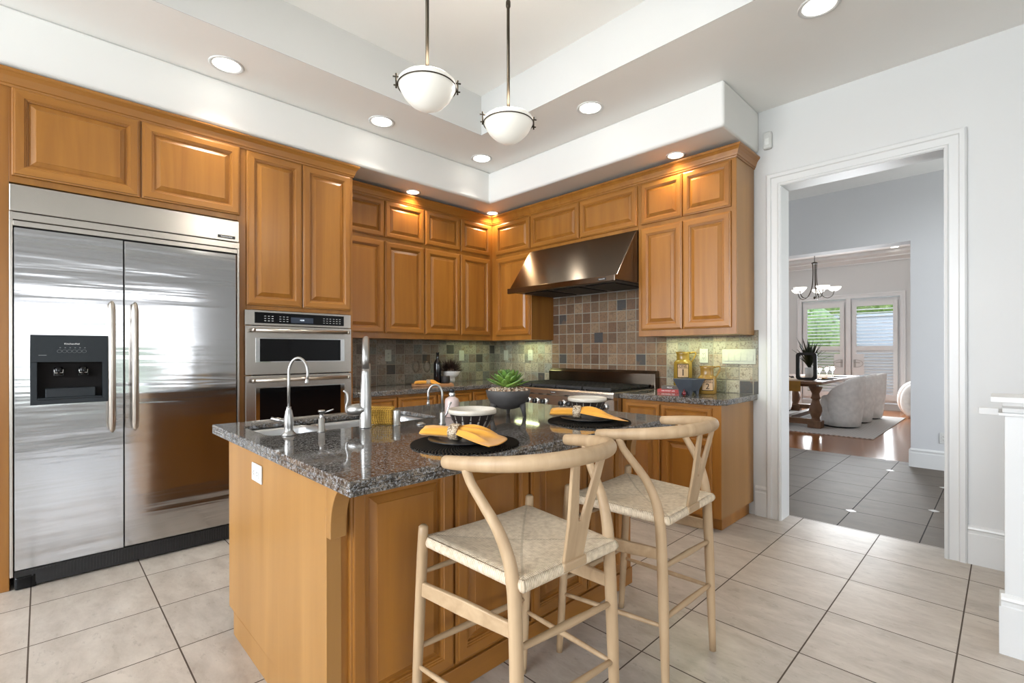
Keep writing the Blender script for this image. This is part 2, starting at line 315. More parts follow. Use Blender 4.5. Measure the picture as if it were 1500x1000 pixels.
# ------------------------------------------------------------------ mesh builder
class MB:
    def __init__(s): s.v = []; s.f = []; s.m = []; s.sm = []
    def add(s, vs, fs, mi=0, smooth=False, T=None):
        o = len(s.v); s.v += [tuple(T @ Vector(p)) if T else tuple(p) for p in vs]
        for f in fs: s.f.append([i+o for i in f]); s.m.append(mi); s.sm.append(smooth)
        return s
    def box(s, x0, x1, y0, y1, z0, z1, mi=0, T=None):
        vs = [(x,y,z) for x in (x0,x1) for y in (y0,y1) for z in (z0,z1)]
        return s.add(vs, [(0,1,3,2),(4,6,7,5),(0,4,5,1),(2,3,7,6),(0,2,6,4),(1,5,7,3)], mi, False, T)
    def lathe(s, prof, n=32, c=(0,0,0), mi=0, T=None, cap0=True, cap1=True, smooth=True, a0=0.0, sq=0):
        vs = []; fs = []
        for r, z in prof:
            for k in range(n):
                a = 2*pi*k/n+a0; vs.append((c[0]+r*cos(a), c[1]+r*sin(a), c[2]+z))
        L = len(prof)
        for i in range(L-1):
            for k in range(n):
                k2 = (k+1) % n; fs.append((i*n+k, i*n+k2, (i+1)*n+k2, (i+1)*n+k))
        if cap0: fs.append(tuple(reversed(range(n))))
        if cap1: fs.append(tuple(range((L-1)*n, L*n)))
        return s.add(vs, fs, mi, smooth, T)
    def tube(s, path, r, n=12, mi=0, caps=True, T=None, flat=1.0, up=None, smooth=True, closed=False):
        P = [Vector(p) for p in path]; R = r if isinstance(r, (list, tuple)) else [r]*len(P)
        vs = []; fs = []; prev = None; N = len(P)
        for i, p in enumerate(P):
            if closed: t = (P[(i+1) % N]-P[i-1]).normalized()
            else: t = (P[min(i+1, N-1)]-P[max(i-1, 0)]).normalized()
            if up is not None:
                u = Vector(up); a = t.cross(u).normalized(); b = a.cross(t).normalized()
            else:
                if prev is None:
                    u = Vector((0,0,1)) if abs(t.z) < .9 else Vector((1,0,0)); a = t.cross(u).normalized()
                else: a = (prev - t*prev.dot(t)).normalized()
                b = t.cross(a).normalized(); prev = a
            for k in range(n):
                q = 2*pi*k/n; vs.append(p + a*(R[i]*cos(q)) + b*(R[i]*flat*sin(q)))
        for i in range(N if closed else N-1):
            j = (i+1) % N
            for k in range(n):
                k2 = (k+1) % n; fs.append((i*n+k, j*n+k, j*n+k2, i*n+k2))
        if caps and not closed: fs.append(tuple(reversed([k for k in range(n)][::-1]))); fs.append(tuple((N-1)*n+k for k in range(n)))
        return s.add(vs, fs, mi, smooth, T)
    def prism(s, poly, axis, a, b, mi=0, T=None, smooth=False):
        # poly in the plane perpendicular to axis; axis 0: (y,z), 1: (x,z), 2: (x,y)
        def mk(p, h): return [(h, p[0], p[1]), (p[0], h, p[1]), (p[0], p[1], h)][axis]
        n = len(poly); vs = [mk(p, a) for p in poly]+[mk(p, b) for p in poly]
        fs = [tuple(range(n))[::-1], tuple(range(n, 2*n))]
        fs += [(i, (i+1) % n, n+(i+1) % n, n+i) for i in range(n)]
        return s.add(vs, fs, mi, smooth, T)
    def sphere(s, c, r, mi=0, n=12, T=None):
        rx, ry, rz = r if isinstance(r, (tuple, list)) else (r, r, r); h = max(4, n//2); vs = []; fs = []
        for i in range(h+1):
            t = pi*i/h
            for k in range(n): a = 2*pi*k/n; vs.append((c[0]+rx*sin(t)*cos(a), c[1]+ry*sin(t)*sin(a), c[2]+rz*cos(t)))
        for i in range(h):
            for k in range(n): k2 = (k+1) % n; fs.append((i*n+k, (i+1)*n+k, (i+1)*n+k2, i*n+k2))
        return s.add(vs, fs, mi, True, T)
    def build(s, name, mats, parent=None, bevel=0, sub=0, loc=None, seg=2):
        me = bpy.data.meshes.new(name); me.from_pydata(s.v, [], s.f)
        mats = mats if isinstance(mats, (list, tuple)) else [mats]
        for m in mats: me.materials.append(M[m] if isinstance(m, str) else m)
        me.polygons.foreach_set('material_index', s.m); me.polygons.foreach_set('use_smooth', s.sm)
        bm = bmesh.new(); bm.from_mesh(me); bmesh.ops.remove_doubles(bm, verts=bm.verts, dist=1e-6)
        bmesh.ops.recalc_face_normals(bm, faces=bm.faces); bm.to_mesh(me); bm.free(); me.update()
        o = bpy.data.objects.new(name, me); COL.objects.link(o)
        if parent: o.parent = parent
        if loc: o.location = loc
        if bevel:
            b = o.modifiers.new('soften', 'BEVEL'); b.width = bevel; b.segments = seg; b.limit_method = 'ANGLE'; b.angle_limit = rad(50)
        if sub: q = o.modifiers.new('smooth', 'SUBSURF'); q.levels = sub; q.render_levels = sub
        return o
def tag(o, label, cat, group=None):
    o['label'] = label; o['category'] = cat
    if group: o['group'] = group
    return o
def thing(name, label, cat, loc=(0,0,0), rz=0.0, group=None):
    o = bpy.data.objects.new(name, None); COL.objects.link(o); o.location = loc; o.rotation_euler = (0,0,rz)
    o.empty_display_size = .05
    return tag(o, label, cat, group)
def struct(o): o['kind'] = 'structure'; return o
def copytree(o, loc=None, rz=None, label=None, group=None, parent=None):
    c = o.copy(); COL.objects.link(c)
    if parent: c.parent = parent
    if loc is not None: c.location = loc
    if rz is not None: c.rotation_euler = (0,0,rz)
    if label: c['label'] = label
    if group: c['group'] = group
    for ch in list(o.children): copytree(ch, parent=c)
    return c
def text(s, size, mat, parent, loc, rot, name='lettering', ext=.0004, align='CENTER', squeeze=1.0):
    cu = bpy.data.curves.new('t', 'FONT'); cu.body = s; cu.size = size; cu.extrude = ext; cu.align_x = align; cu.align_y = 'CENTER'
    t = bpy.data.objects.new('t', cu); COL.objects.link(t); bpy.context.view_layer.update()
    me = bpy.data.meshes.new_from_object(t.evaluated_get(bpy.context.evaluated_depsgraph_get())); bpy.data.objects.remove(t)
    me.materials.clear(); me.materials.append(M[mat]); me.transform(Matrix.Diagonal((squeeze,1,1,1)))
    o = bpy.data.objects.new(name, me); COL.objects.link(o); o.parent = parent; o.location = loc; o.rotation_euler = rot
    return o
def bez(P, n=24):   # Catmull-Rom through points
    P = [Vector(p) for p in P]; out = []
    Q = [P[0]*2-P[1]]+P+[P[-1]*2-P[-2]]; seg = len(P)-1
    for i in range(seg):
        a, b, c, d = Q[i:i+4]; m = max(2, n//seg)
        for k in range(m+(1 if i == seg-1 else 0)):
            t = k/m
            out.append(.5*((2*b)+(c-a)*t+(2*a-5*b+4*c-d)*t*t+(3*b-a-3*c+d)*t**3))
    return out

# ------------------------------------------------------------------ room shell
def wall_with_holes(name, axis, pos, th, a0, a1, z0, z1, holes, mat):
    """axis 0: wall in plane x=pos running along y; axis 1: plane y=pos running along x"""
    mb = MB(); xs = sorted({a0, a1} | {h[0] for h in holes} | {h[1] for h in holes}); zs = sorted({z0, z1} | {h[2] for h in holes} | {h[3] for h in holes})
    for i in range(len(xs)-1):
        for j in range(len(zs)-1):
            cx, cz = (xs[i]+xs[i+1])/2, (zs[j]+zs[j+1])/2
            if any(h[0] < cx < h[1] and h[2] < cz < h[3] for h in holes): continue
            if axis == 0: mb.box(pos, pos+th, xs[i], xs[i+1], zs[j], zs[j+1])
            else: mb.box(xs[i], xs[i+1], pos, pos+th, zs[j], zs[j+1])
    return struct(mb.build(name, mat))
H = 3.04; HT = 3.364
# floors
struct(MB().box(-.15, 8.1, -8.1, .17, -.10, 0).build('floor', 'floor'))
struct(MB().box(-1.2, 6.6, .17, 3.03, -.10, 0).build('floor_hall', 'hallfloor'))
struct(MB().box(-2.2, 4.6, 3.03, 9.1, -.10, 0).build('floor_dining', 'planks'))
mb = MB()
for (x, y) in ((3.431,.616),(3.881,1.07),(3.431,2.432),(3.881,1.978)):
    r = .034; mb.prism([(x-r,y),(x,y-r),(x+r,y),(x,y+r)], 2, -.001, .0015)
struct(mb.build('floor_inlay', 'diamond'))
# walls
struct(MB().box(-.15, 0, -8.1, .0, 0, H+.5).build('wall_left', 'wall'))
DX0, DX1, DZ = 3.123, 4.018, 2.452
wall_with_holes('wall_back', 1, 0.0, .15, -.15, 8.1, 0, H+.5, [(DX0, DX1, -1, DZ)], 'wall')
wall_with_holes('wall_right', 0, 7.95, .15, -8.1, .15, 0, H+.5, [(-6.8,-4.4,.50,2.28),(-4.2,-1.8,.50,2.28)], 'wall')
wall_with_holes('wall_front', 1, -8.1, .15, -.15, 8.1, 0, H+.5, [(.2,2.5,.95,2.92),(2.7,5.0,.95,2.92)], 'wall')  # unseen south openings, sized and raised for the fill light
# ceiling with raised tray
TX0, TX1, TY0, TY1 = 1.222, 4.40, -4.30, -1.255
mb = MB()
mb.box(-.15, TX0, -8.1, .15, H, HT+.15); mb.box(TX1, 8.1, -8.1, .15, H, HT+.15)
mb.box(TX0, TX1, TY1, .15, H, HT+.15); mb.box(TX0, TX1, -8.1, TY0, H, HT+.15); mb.box(TX0-.01, TX1+.01, TY0-.01, TY1+.01, HT, HT+.15)
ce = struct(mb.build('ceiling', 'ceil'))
# tray reveal faces (toned down in colour against strong light) and soffit over the cabinets
mb = MB(); e = .004
mb.box(TX0, TX0+e, TY0, TY1, H, HT); mb.box(TX0, TX1, TY1-e, TY1, H, HT); mb.box(TX1-e, TX1, TY0, TY1, H, HT); mb.box(TX0, TX1, TY0, TY0+e, H, HT)
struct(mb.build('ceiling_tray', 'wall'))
S = .653; ZS = 2.733; XS = 2.973
mb = MB(); mb.prism([(0,-8.0),(S,-8.0),(S,-S),(XS,-S),(XS,0),(0,0)], 2, ZS, H)
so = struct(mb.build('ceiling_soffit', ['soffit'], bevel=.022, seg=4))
# door casing and jamb to the hall
mb = MB()
prof = [(0,0),(.0,.020),(.012,.024),(.020,.016),(.060,.016),(.066,.024),(.088,.024),(.097,.017),(.097,0)]   # across the casing, inner to outer
def casing(mb, x0, x1, zt, yface, d, out=-1):
    n = len(prof); loops = []
    for (px, pz, sxn) in ((x0,0,-1),(x0,zt,-1),(x1,zt,1),(x1,0,1)):
        L = []
        for (u, h) in prof: L.append((px+sxn*u*1.0, yface+out*h, (pz+u if pz > 0 else 0)))
        loops.append(L)
    for a, b in ((0,1),(1,2),(2,3)):
        mb.add(loops[a]+loops[b], [(i, i+1, n+i+1, n+i) for i in range(n-1)])
casing(mb, DX0, DX1, DZ, 0.0, 0)
mb.box(DX0-.001, DX0+.004, -.012, .165, 0, DZ); mb.box(DX1-.004, DX1+.001, -.012, .165, 0, DZ); mb.box(DX0, DX1, -.012, .165, DZ-.004, DZ+.001)
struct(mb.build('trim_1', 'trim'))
# baseboards
def baseprof(mb, axis, a, b, face, out, h=.225, t=.016):
    p = [(0,0),(t,0),(t,h-.050),(t*.75,h-.044),(t*.75,h-.030),(t*1.05,h-.022),(t*.9,h-.012),(t*.35,h-.004),(t*.2,h),(0,h)]
    mb.prism([(face+out*q[0], q[1]) for q in p], axis, a, b)
mb = MB(); baseprof(mb, 0, 2.945, 3.026, 0, -1); baseprof(mb, 0, 4.116, 7.95, 0, -1)
def base_x(mb, x0, x1, yface, h=.225): 
    t = .016; p = [(0,0),(t,0),(t,h-.050),(t*.75,h-.044),(t*.75,h-.030),(t*1.05,h-.022),(t*.9,h-.012),(t*.35,h-.004),(t*.2,h),(0,h)]
    mb.prism([(yface-q[0], q[1]) for q in p], 0, x0, x1)
mb = MB(); base_x(mb, 2.945, 3.026, 0); base_x(mb, 4.116, 7.95, 0)
struct(mb.build('baseboard_back', 'trim'))
# low wall on the right with moulded cap
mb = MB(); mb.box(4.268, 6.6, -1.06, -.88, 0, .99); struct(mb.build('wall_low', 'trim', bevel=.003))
mb = MB(); mb.box(4.228, 6.6, -1.10, -.845, 1.028, 1.05); 
mb.prism([(-1.092,1.028),(-1.088,1.015),(-1.070,1.003),(-1.066,.985),(-.874,.985),(-.87,1.003),(-.853,1.015),(-.85,1.028)], 0, 4.262, 6.6)
mb.box(4.250, 6.6, -1.074, -.866, .972, .984); mb.box(4.187, 4.27, -.875, -.845, .955, .985)
struct(mb.build('trim_2', 'trim', bevel=.002))
mb = MB(); base_x(mb, 4.258, 6.6, -1.06, .245); mb.box(4.252, 4.268, -1.075, -.88, 0, .195); struct(mb.build('baseboard_low', 'trim'))
# hall
wall_with_holes('wall_hall', 1, 2.82, .21, -1.2, 6.6, 0, 3.3, [(.9, 3.555, -1, 2.43)], 'hallwall')
struct(MB().box(-1.35, -1.2, .15, 3.03, 0, 3.3).build('wall_hall_left', 'hallwall'))
wall_with_holes('wall_hall_right', 0, 6.5, .15, .15, 2.82, 0, 3.3, [(.7, 2.3, .4, 2.6)], 'hallwall')
struct(MB().box(-1.3, 6.6, .15, 3.03, 3.12, 3.25).build('ceiling_hall', 'ceil'))
mb = MB(); base_x(mb, 3.555, 6.5, 2.82, .20); mb.box(3.540, 3.556, 2.806, 3.03, 0, .18); struct(mb.build('baseboard_hall', 'trim'))
# dining room shell
WB = 8.90
wall_with_holes('wall_dining', 1, WB, .18, -2.2, 4.6, 0, 3.5, [(.93, 2.735, .13, 2.40)], 'dinwall')
struct(MB().box(-2.35, -2.2, 3.03, 9.08, 0, 3.5).build('wall_dining_left', 'dinwall'))
struct(MB().box(4.45, 4.6, 3.03, 9.08, 0, 3.5).build('wall_dining_right', 'dinwall'))
struct(MB().box(-2.3, 4.6, 3.03, 9.08, 3.37, 3.5).build('ceiling_dining', 'ceil'))
mb = MB(); mb.prism([(WB,3.14),(WB-.02,3.14),(WB-.02,3.16),(WB-.09,3.23),(WB-.09,3.25),(WB-.14,3.30),(WB-.14,3.37),(WB,3.37)], 0, -2.2, 4.45); struct(mb.build('trim_3', 'trim'))
mb = MB(); base_x(mb, 2.86, 4.45, WB, .17); base_x(mb, -2.2, .82, WB, .17); struct(mb.build('baseboard_dining', 'trim'))
mb = MB(); casing(mb, .93, 2.735, 2.40, WB, 0); struct(mb.build('trim_4', 'trim'))

# french doors with louvred shutters
def louvre_door(name, x0, x1, hinge):
    d = MB(); y0, y1 = WB+.02, WB+.06; z0, z1 = .14, 2.385; w = .095
    d.box(x0, x0+w, y0, y1, z0, z1); d.box(x1-w, x1, y0, y1, z0, z1); d.box(x0+w, x1-w, y0, y1, z1-.10, z1); d.box(x0+w, x1-w, y0, y1, z0, .30)
    o = struct(d.build(name, 'trim', bevel=.004))
    gp = MB(); gp.box(x0+w, x1-w, y1-.012, y1-.008, .30, z1-.10); gp.build('glass_pane', 'pane', o)
    # shutter frame in front of the door
    a0, a1 = x0+.03, x1-.03; ys0, ys1 = WB-.035, WB-.005; m = .075; sz0, sz1 = .20, 2.33
    hx = (a1 if hinge < 0 else a0)         # handle side
    s = MB(); s.box(a0, a0+m, ys0, ys1, sz0, sz1); s.box(a1-m, a1, ys0, ys1, sz0, sz1)
    s.box(a0+m, a1-m, ys0, ys1, sz1-.11, sz1); s.box(a0+m, a1-m, ys0, ys1, sz0, .335); s.box(a0+m, a1-m, ys0, ys1, 1.26, 1.36)
    # solid block around the handle cut-out
    if hinge < 0: s.box(a1-m-.12, a1-m, ys0, ys1, .72, 1.19)
    else: s.box(a0+m, a0+m+.14, ys0, ys1, .72, 1.19)
    sh = s.build('shutter_frame', 'trim', o, bevel=.003)
    L = MB()
    def slat(z, b0, b1):
        ang = rad(52 if z < 1.24 else 14); T = Matrix.Translation((0, (ys0+ys1)/2, z)) @ Matrix.Rotation(ang, 4, 'X'); L.box(b0, b1, -.030, .030, -.0045, .0045, 0, T)
    z = .375
    while z < 1.24:
        if z < .70 or z > 1.21: slat(z, a0+m, a1-m)
        elif hinge < 0: slat(z, a0+m, a1-m-.12)
        else: slat(z, a0+m+.14, a1-m)
        z += .066
    z = 1.405
    while z < 2.21: slat(z, a0+m, a1-m); z += .074
    L.build('louvre', 'trim', sh)
    hd = MB(); px = a1-.045 if hinge < 0 else a0+.045
    hd.box(px-.02, px+.02, ys0-.008, ys0, .89, 1.06)
    hd.tube([(px, ys0-.008, 1.0), (px, ys0-.05, 1.0), (px+hinge*.10, ys0-.055, .99)], .008, 8)
    hd.tube([(px+hinge*(.0+.15*sin(t)), ys0-.006, .975+.085*cos(t)) for t in [pi*i/10 for i in range(11)]], .004, 6)
    hd.build('door_handle', 'nickel', o)
    return o
louvre_door('door_1', .935, 1.795, -1); louvre_door('door_2', 1.885, 2.730, 1)
struct(MB().box(1.795, 1.885, WB-.02, WB+.06, .13, 2.40).build('trim_5', 'trim'))
# garden beyond the glass doors and the windows
struct(MB().box(-8, 14, 9.08, 22, -.16, -.05).build('ground_patio', 'pav'))
struct(MB().box(8.1, 26, -20, 9, -.2, -.1).build('ground_lawn', 'lawn'))
struct(MB().box(-8, 8.1, -24, -8.1, -.2, -.1).build('ground_yard', 'lawn'))
def bush(name, label, c, r, n, mat, seed, leafsz=.09, group=None):
    rnd = random.Random(seed); mb = MB(); mb.sphere((0,0,r[2]*.9), tuple(q*.86 for q in r), 0, 14)
    for i in range(n):
        a, t = rnd.uniform(0, 2*pi), math.acos(rnd.uniform(-1, 1)); k = rnd.uniform(.82, 1.05)
        p = Vector((r[0]*k*sin(t)*cos(a), r[1]*k*sin(t)*sin(a), r[2]*.9+r[2]*k*cos(t)))
        d = Vector((rnd.uniform(-1,1), rnd.uniform(-1,1), rnd.uniform(-1,1))).normalized(); u = d.orthogonal().normalized(); w = d.cross(u); s = leafsz*rnd.uniform(.6, 1.4)
        mb.add([p-u*s*.3, p+w*s*.5, p+u*s*.3, p-w*s*.5], [(0,1,2,3)])
    return tag(mb.build(name, mat, loc=c), label, 'shrub', group)
bush('garden_shrub', 'leafy green garden shrub seen through the left glass door', (0.2, 12.2, -.05), (1.2,.8,1.5), 900, 'hedge', 1)
bush('garden_shrub', 'tall yellow green tree crown seen above the pale wall through the right glass door', (0.9, 15.4, 1.5), (2.6,1.2,1.5), 1500, 'hedge', 2, .14)
MB().lathe([(.14,-1.56),(.10,0),(.08,.6)], 12).build('trunk', 'tablewood', bpy.data.objects['garden_shrub.001'])
w_ = MB(); w_.box(-4, 6, 13.2, 13.4, -.05, 2.25); w_.box(-4, 6, 13.15, 13.45, 2.25, 2.32); tag(w_.build('garden_wall', 'render'), 'pale rendered garden wall outside beyond the louvred doors', 'wall')
for i, y in enumerate((-8.5, -5.5, -2.5, .5)):
    bush('garden_hedge', 'clipped green hedge outside the window wall', (13.5, y, -.1), (.9, 1.3, .95), 300, 'hedge', 20+i, .14, 'hedges on the lawn')

# window frames behind the camera
k = 0
for (a, b) in ((-6.8,-4.4), (-4.2,-1.8)):
    k += 1; f = MB(); x0, x1 = 7.97, 8.05; z0, z1 = .50, 2.28; t = .07
    f.box(x0,x1,a,a+t,z0,z1); f.box(x0,x1,b-t,b,z0,z1); f.box(x0,x1,a+t,b-t,z0,z0+t); f.box(x0,x1,a+t,b-t,z1-t,z1); f.box(x0,x1,(a+b)/2-.04,(a+b)/2+.04,z0+t,z1-t)
    o = struct(f.build('window_%d' % k, 'trim')); MB().box(8.005, 8.011, a+t, b-t, z0+t, z1-t).build('glass_pane', 'pane', o)
for (a, b) in ((.2,2.5), (2.7,5.0)):  # unseen south windows, added along with the fill
    k += 1; f = MB(); y0, y1 = -8.08, -8.0; z0, z1 = .95, 2.92; t = .07
    f.box(a,a+t,y0,y1,z0,z1); f.box(b-t,b,y0,y1,z0,z1); f.box(a+t,b-t,y0,y1,z0,z0+t); f.box(a+t,b-t,y0,y1,z1-t,z1); f.box((a+b)/2-.04,(a+b)/2+.04,y0,y1,z0+t,z1-t)
    o = struct(f.build('window_%d' % k, 'trim')); MB().box(a+t, b-t, -8.045, -8.039, z0+t, z1-t).build('glass_pane', 'pane', o)

# ------------------------------------------------------------------ stone backsplash (individual tumbled tiles set in the wall)
def backsplash(name, axis, a0, a1, a_ref, pitch, z0, z1_of, zones, accents, seed):
    rnd = random.Random(seed); mb = MB(); cols = []
    i0 = math.floor((a0-a_ref)/pitch); i1 = math.ceil((a1-a_ref)/pitch)
    for i in range(i0, i1):
        u0, u1 = a_ref+i*pitch+.0022, a_ref+(i+1)*pitch-.0022
        u0, u1 = max(u0, a0), min(u1, a1)
        if u1-u0 < .01: continue
        for j in range(-3, 12):
            v0, v1 = 1.217+j*.1015+.0022, 1.217+(j+1)*.1015-.0022
            v0, v1 = max(v0, z0), min(v1, z1_of((u0+u1)/2))
            if v1-v0 < .01: continue
            c = ((u0+u1)/2, (v0+v1)/2); pal = zones(c[0], c[1])
            col = list(rnd.choice(pal)); kf = rnd.uniform(.74, 1.26); col = [min(1, x*kf) for x in col]
            if any(abs(c[0]-a)<.05 and abs(c[1]-b)<.05 for a, b in accents): col = [.046, .042, .038]
            h = .0085+rnd.uniform(-.0008, .0008); b = .004
            P = [(u0,v0,0),(u1,v0,0),(u1,v1,0),(u0,v1,0),(u0+.001,v0+.001,h-.003),(u1-.001,v0+.001,h-.003),(u1-.001,v1-.001,h-.003),(u0+.001,v1-.001,h-.003),
                 (u0+b,v0+b,h),(u1-b,v0+b,h),(u1-b,v1-b,h),(u0+b,v1-b,h)]
            if axis == 1: vs = [(p[0], -p[2], p[1]) for p in P]
            else: vs = [(p[2], p[0], p[1]) for p in P]
            F = [(0,1,5,4),(1,2,6,5),(2,3,7,6),(3,0,4,7),(4,5,9,8),(5,6,10,9),(6,7,11,10),(7,4,8,11),(8,9,10,11)]
            mb.add(vs, F); cols += [col]*len(F)
    n = len(mb.f)
    if axis == 1: mb.box(a0, a1, -.0055, 0, z0, 1.36, 1)
    else: mb.box(0, .0055, a0, a1, z0, 1.36, 1)
    if axis == 1: mb.box(.93, 2.15, -.0055, 0, 1.36, 1.80, 1)
    cols += [[.30,.28,.225]]*(len(mb.f)-n)
    me = bpy.data.meshes.new(name); me.from_pydata(mb.v, [], mb.f); me.materials.append(M['stone']); me.materials.append(M['grout'])
    me.polygons.foreach_set('material_index', mb.m)
    at = me.color_attributes.new('tilecol', 'FLOAT_COLOR', 'CORNER')
    for p in me.polygons:
        for li in p.loop_indices: at.data[li].color = (*cols[p.index], 1)
    bm = bmesh.new(); bm.from_mesh(me); bmesh.ops.recalc_face_normals(bm, faces=bm.faces); bm.to_mesh(me); bm.free()
    o = bpy.data.objects.new(name, me); COL.objects.link(o); return struct(o)
BRN = [tuple(q*w for q, w in zip(c, (.40,.325,.24))) for c in [(.30,.18,.10),(.36,.235,.14),(.42,.30,.19),(.33,.21,.125),(.40,.27,.16),(.22,.125,.065),(.38,.26,.165),(.45,.34,.23)]]
GRN = [tuple(q*.62 for q in c) for c in [(.40,.36,.25),(.37,.335,.24),(.42,.375,.27),(.38,.31,.21),(.35,.33,.25),(.41,.35,.24),(.34,.335,.27)]]
GRY = [tuple(q*.66 for q in c) for c in [(.30,.25,.20),(.27,.235,.195),(.33,.275,.215),(.26,.195,.15),(.24,.24,.21),(.31,.28,.225)]]
backsplash('wall_tiles_back', 1, 0.0, 2.967, .91, .1010, .914, lambda u: 1.80 if .935 < u < 2.15 else 1.40,
    lambda u, v: BRN if .9 < u < 2.25 else GRN,
    [(1.051,1.579),(1.05,1.164),(1.971,1.167),(1.762,1.681),(.745,.96),(2.90,.96)], 3)
mb = MB(); mb.box(1.463, 1.560, -.0115, -.005, 1.327, 1.424); mb.box(1.475, 1.548, -.0125, -.011, 1.339, 1.412)
for q in ((1.5115,1.3755,.026),(1.5115,1.3755,.013)): mb.tube([(q[0]+q[2]*cos(a), -.0125, q[1]+q[2]*sin(a)) for a in [2*pi*i/20 for i in range(20)]], .0025, 6, closed=True)
struct(mb.build('trim_6', 'stonebowl', bevel=.002))
backsplash('wall_tiles_left', 0, -2.12, -.009, -.087, .1047, .914, lambda u: 1.40,
    lambda u, v: GRY if u < -.75 else (GRN+GRY), [(-.995,1.171),(-.665,1.27),(-.245,1.165),(-.045,1.27),(-1.43,1.105)], 5)

# ------------------------------------------------------------------ cabinetry
DPROF = [(0,0),(0,-.013),(.003,-.0155),(.009,-.0165),(.0105,-.0215),(.014,-.0225),(.046,-.0225),(.0485,-.0188),(.0525,-.0182),(.0545,-.0140),(.0585,-.0132),(.0605,-.0055),(.0665,-.0055),(.0705,-.0085),(.0900,-.0170),(.0915,-.0195)]
def door(name, parent, w, h, loc, rz, k=1.0, sx_=None):
    mb = MB(); prev = None; L = []
    for (i, y) in DPROF:
        q = i*k; L.append([(-w/2+q, y, q), (w/2-q, y, q), (w/2-q, y, h-q), (-w/2+q, y, h-q)])
    for a in range(len(L)-1):
        for s in range(4):
            s2 = (s+1) % 4; mi = (0 if s in (1, 3) else 1) if a < 11 else 0
            mb.add([L[a][s], L[a][s2], L[a+1][s2], L[a+1][s]], [(0,1,2,3)], mi)
    mb.add(L[-1], [(0,1,2,3)]); mb.add(L[0], [(3,2,1,0)])
    o = mb.build(name, ['wv', 'wx'], parent, loc=loc); o.rotation_euler = (0, 0, rz); return o
RL = pi/2   # doors on the fridge wall face +X
def doorL(par, y0, y1, z0, z1, x, base, name='door', k=1.0):
    b = par.location; return door(name, par, y1-y0, z1-z0, (x-b[0], (y0+y1)/2-b[1], z0-b[2]), RL, k)
def doorB(par, x0, x1, z0, z1, y, name='door', k=1.0):
    b = par.location; return door(name, par, x1-x0, z1-z0, ((x0+x1)/2-b[0], y-b[1], z0-b[2]), 0, k)

# fridge surround
fc = thing('fridge_surround_cabinet', 'tall maple cabinet frame around and above the stainless refrigerator, two horizontal doors', 'cabinet', (0, -3.46, 0))
b = MB(); b.box(0.01,.66,-.62,-.542,0,2.64)
b.box(0.01,.66,.527,.5755,0,2.64); b.box(0.01,.66,-.542,.527,2.125,2.64); b.box(0.01,.62,-1.2,-.622,.0,2.64)
b.build('carcass', 'wv', fc, bevel=.002)
doorL(fc, -3.991, -3.461, 2.160, 2.617, .66, 0); doorL(fc, -3.451, -2.923, 2.160, 2.617, .66, 0)
# oven cabinet
oc = thing('oven_cabinet', 'tall maple cabinet housing the double oven, two tall doors above it', 'cabinet', (0, -2.51, 0))
b = MB(); b.box(.01,.66,-.3735,-.345+.0,0.1,2.64); b.box(.01,.66,.368,.394,0.1,2.64); b.box(.01,.66,-.345,.368,1.532,2.64); b.box(.01,.66,-.345,.368,.10,.395); b.box(.01,.60,-.3735,.394,0,.1)
b.build('carcass', 'wv', oc, bevel=.002)
doorL(oc, -2.883, -2.5135, 1.562, 2.612, .66, 0); doorL(oc, -2.5075, -2.139, 1.562, 2.612, .66, 0)
doorL(oc, -2.87, -2.15, .13, .37, .66, 0, 'drawer', .55)
# wall cabinets
UB = 1.362; UT = 2.64; UD = .348
def upper(name, label, wall, a0, a1, doors, z0=UB, small=True, depth=UD):
    if wall == 'L':
        t = thing(name, label, 'cabinet', (0, (a0+a1)/2, z0)); hw = (a1-a0)/2; MB().box(.009, depth, -hw, hw, 0, UT-z0).build('carcass', 'wv', t, bevel=.0015)
        for d0, d1 in doors:
            doorL(t, d0, d1, 2.275, 2.605, depth, 0, 'upper_door', .82)
            if small: doorL(t, d0, d1, 1.411, 2.240, depth, 0, 'lower_door')
    else:
        t = thing(name, label, 'cabinet', ((a0+a1)/2, 0, z0)); hw = (a1-a0)/2; MB().box(-hw, hw, -depth, -.009, 0, UT-z0).build('carcass', 'wv', t, bevel=.0015)
        for d0, d1 in doors:
            doorB(t, d0, d1, 2.275, 2.605, -depth, 'upper_door', .82)
            if small: doorB(t, d0, d1, 1.411, 2.240, -depth, 'lower_door')
    return t
upper('wall_cabinet', 'maple wall cabinet beside the tall oven cabinet, four raised panel doors', 'L', -2.114, -1.2345, [(-2.086,-1.672),(-1.658,-1.242)])
upper('wall_cabinet', 'maple wall cabinet above the wine bottle, next to the room corner', 'L', -1.2335, -.0095, [(-1.226,-.806),(-.792,-.391)])
upper('wall_cabinet', 'narrow single width maple wall cabinet in the corner left of the range hood', 'B', .349, .935, [(.422,.924)])
upper('wall_cabinet', 'short maple wall cabinet directly above the steel range hood', 'B', .936, 2.154, [(.946,1.545),(1.559,2.147)], 2.245, False)
eu = upper('wall_cabinet', 'maple wall cabinet above the two yellow jars, right of the hood', 'B', 2.155, 2.937, [(2.186,2.538),(2.546,2.904)])
MB().box(.3912, .3935, -.346, -.011, .002, UT-UB-.02).build('end_panel', 'panel', eu)  # thin skin added to carry the daylit maple tone
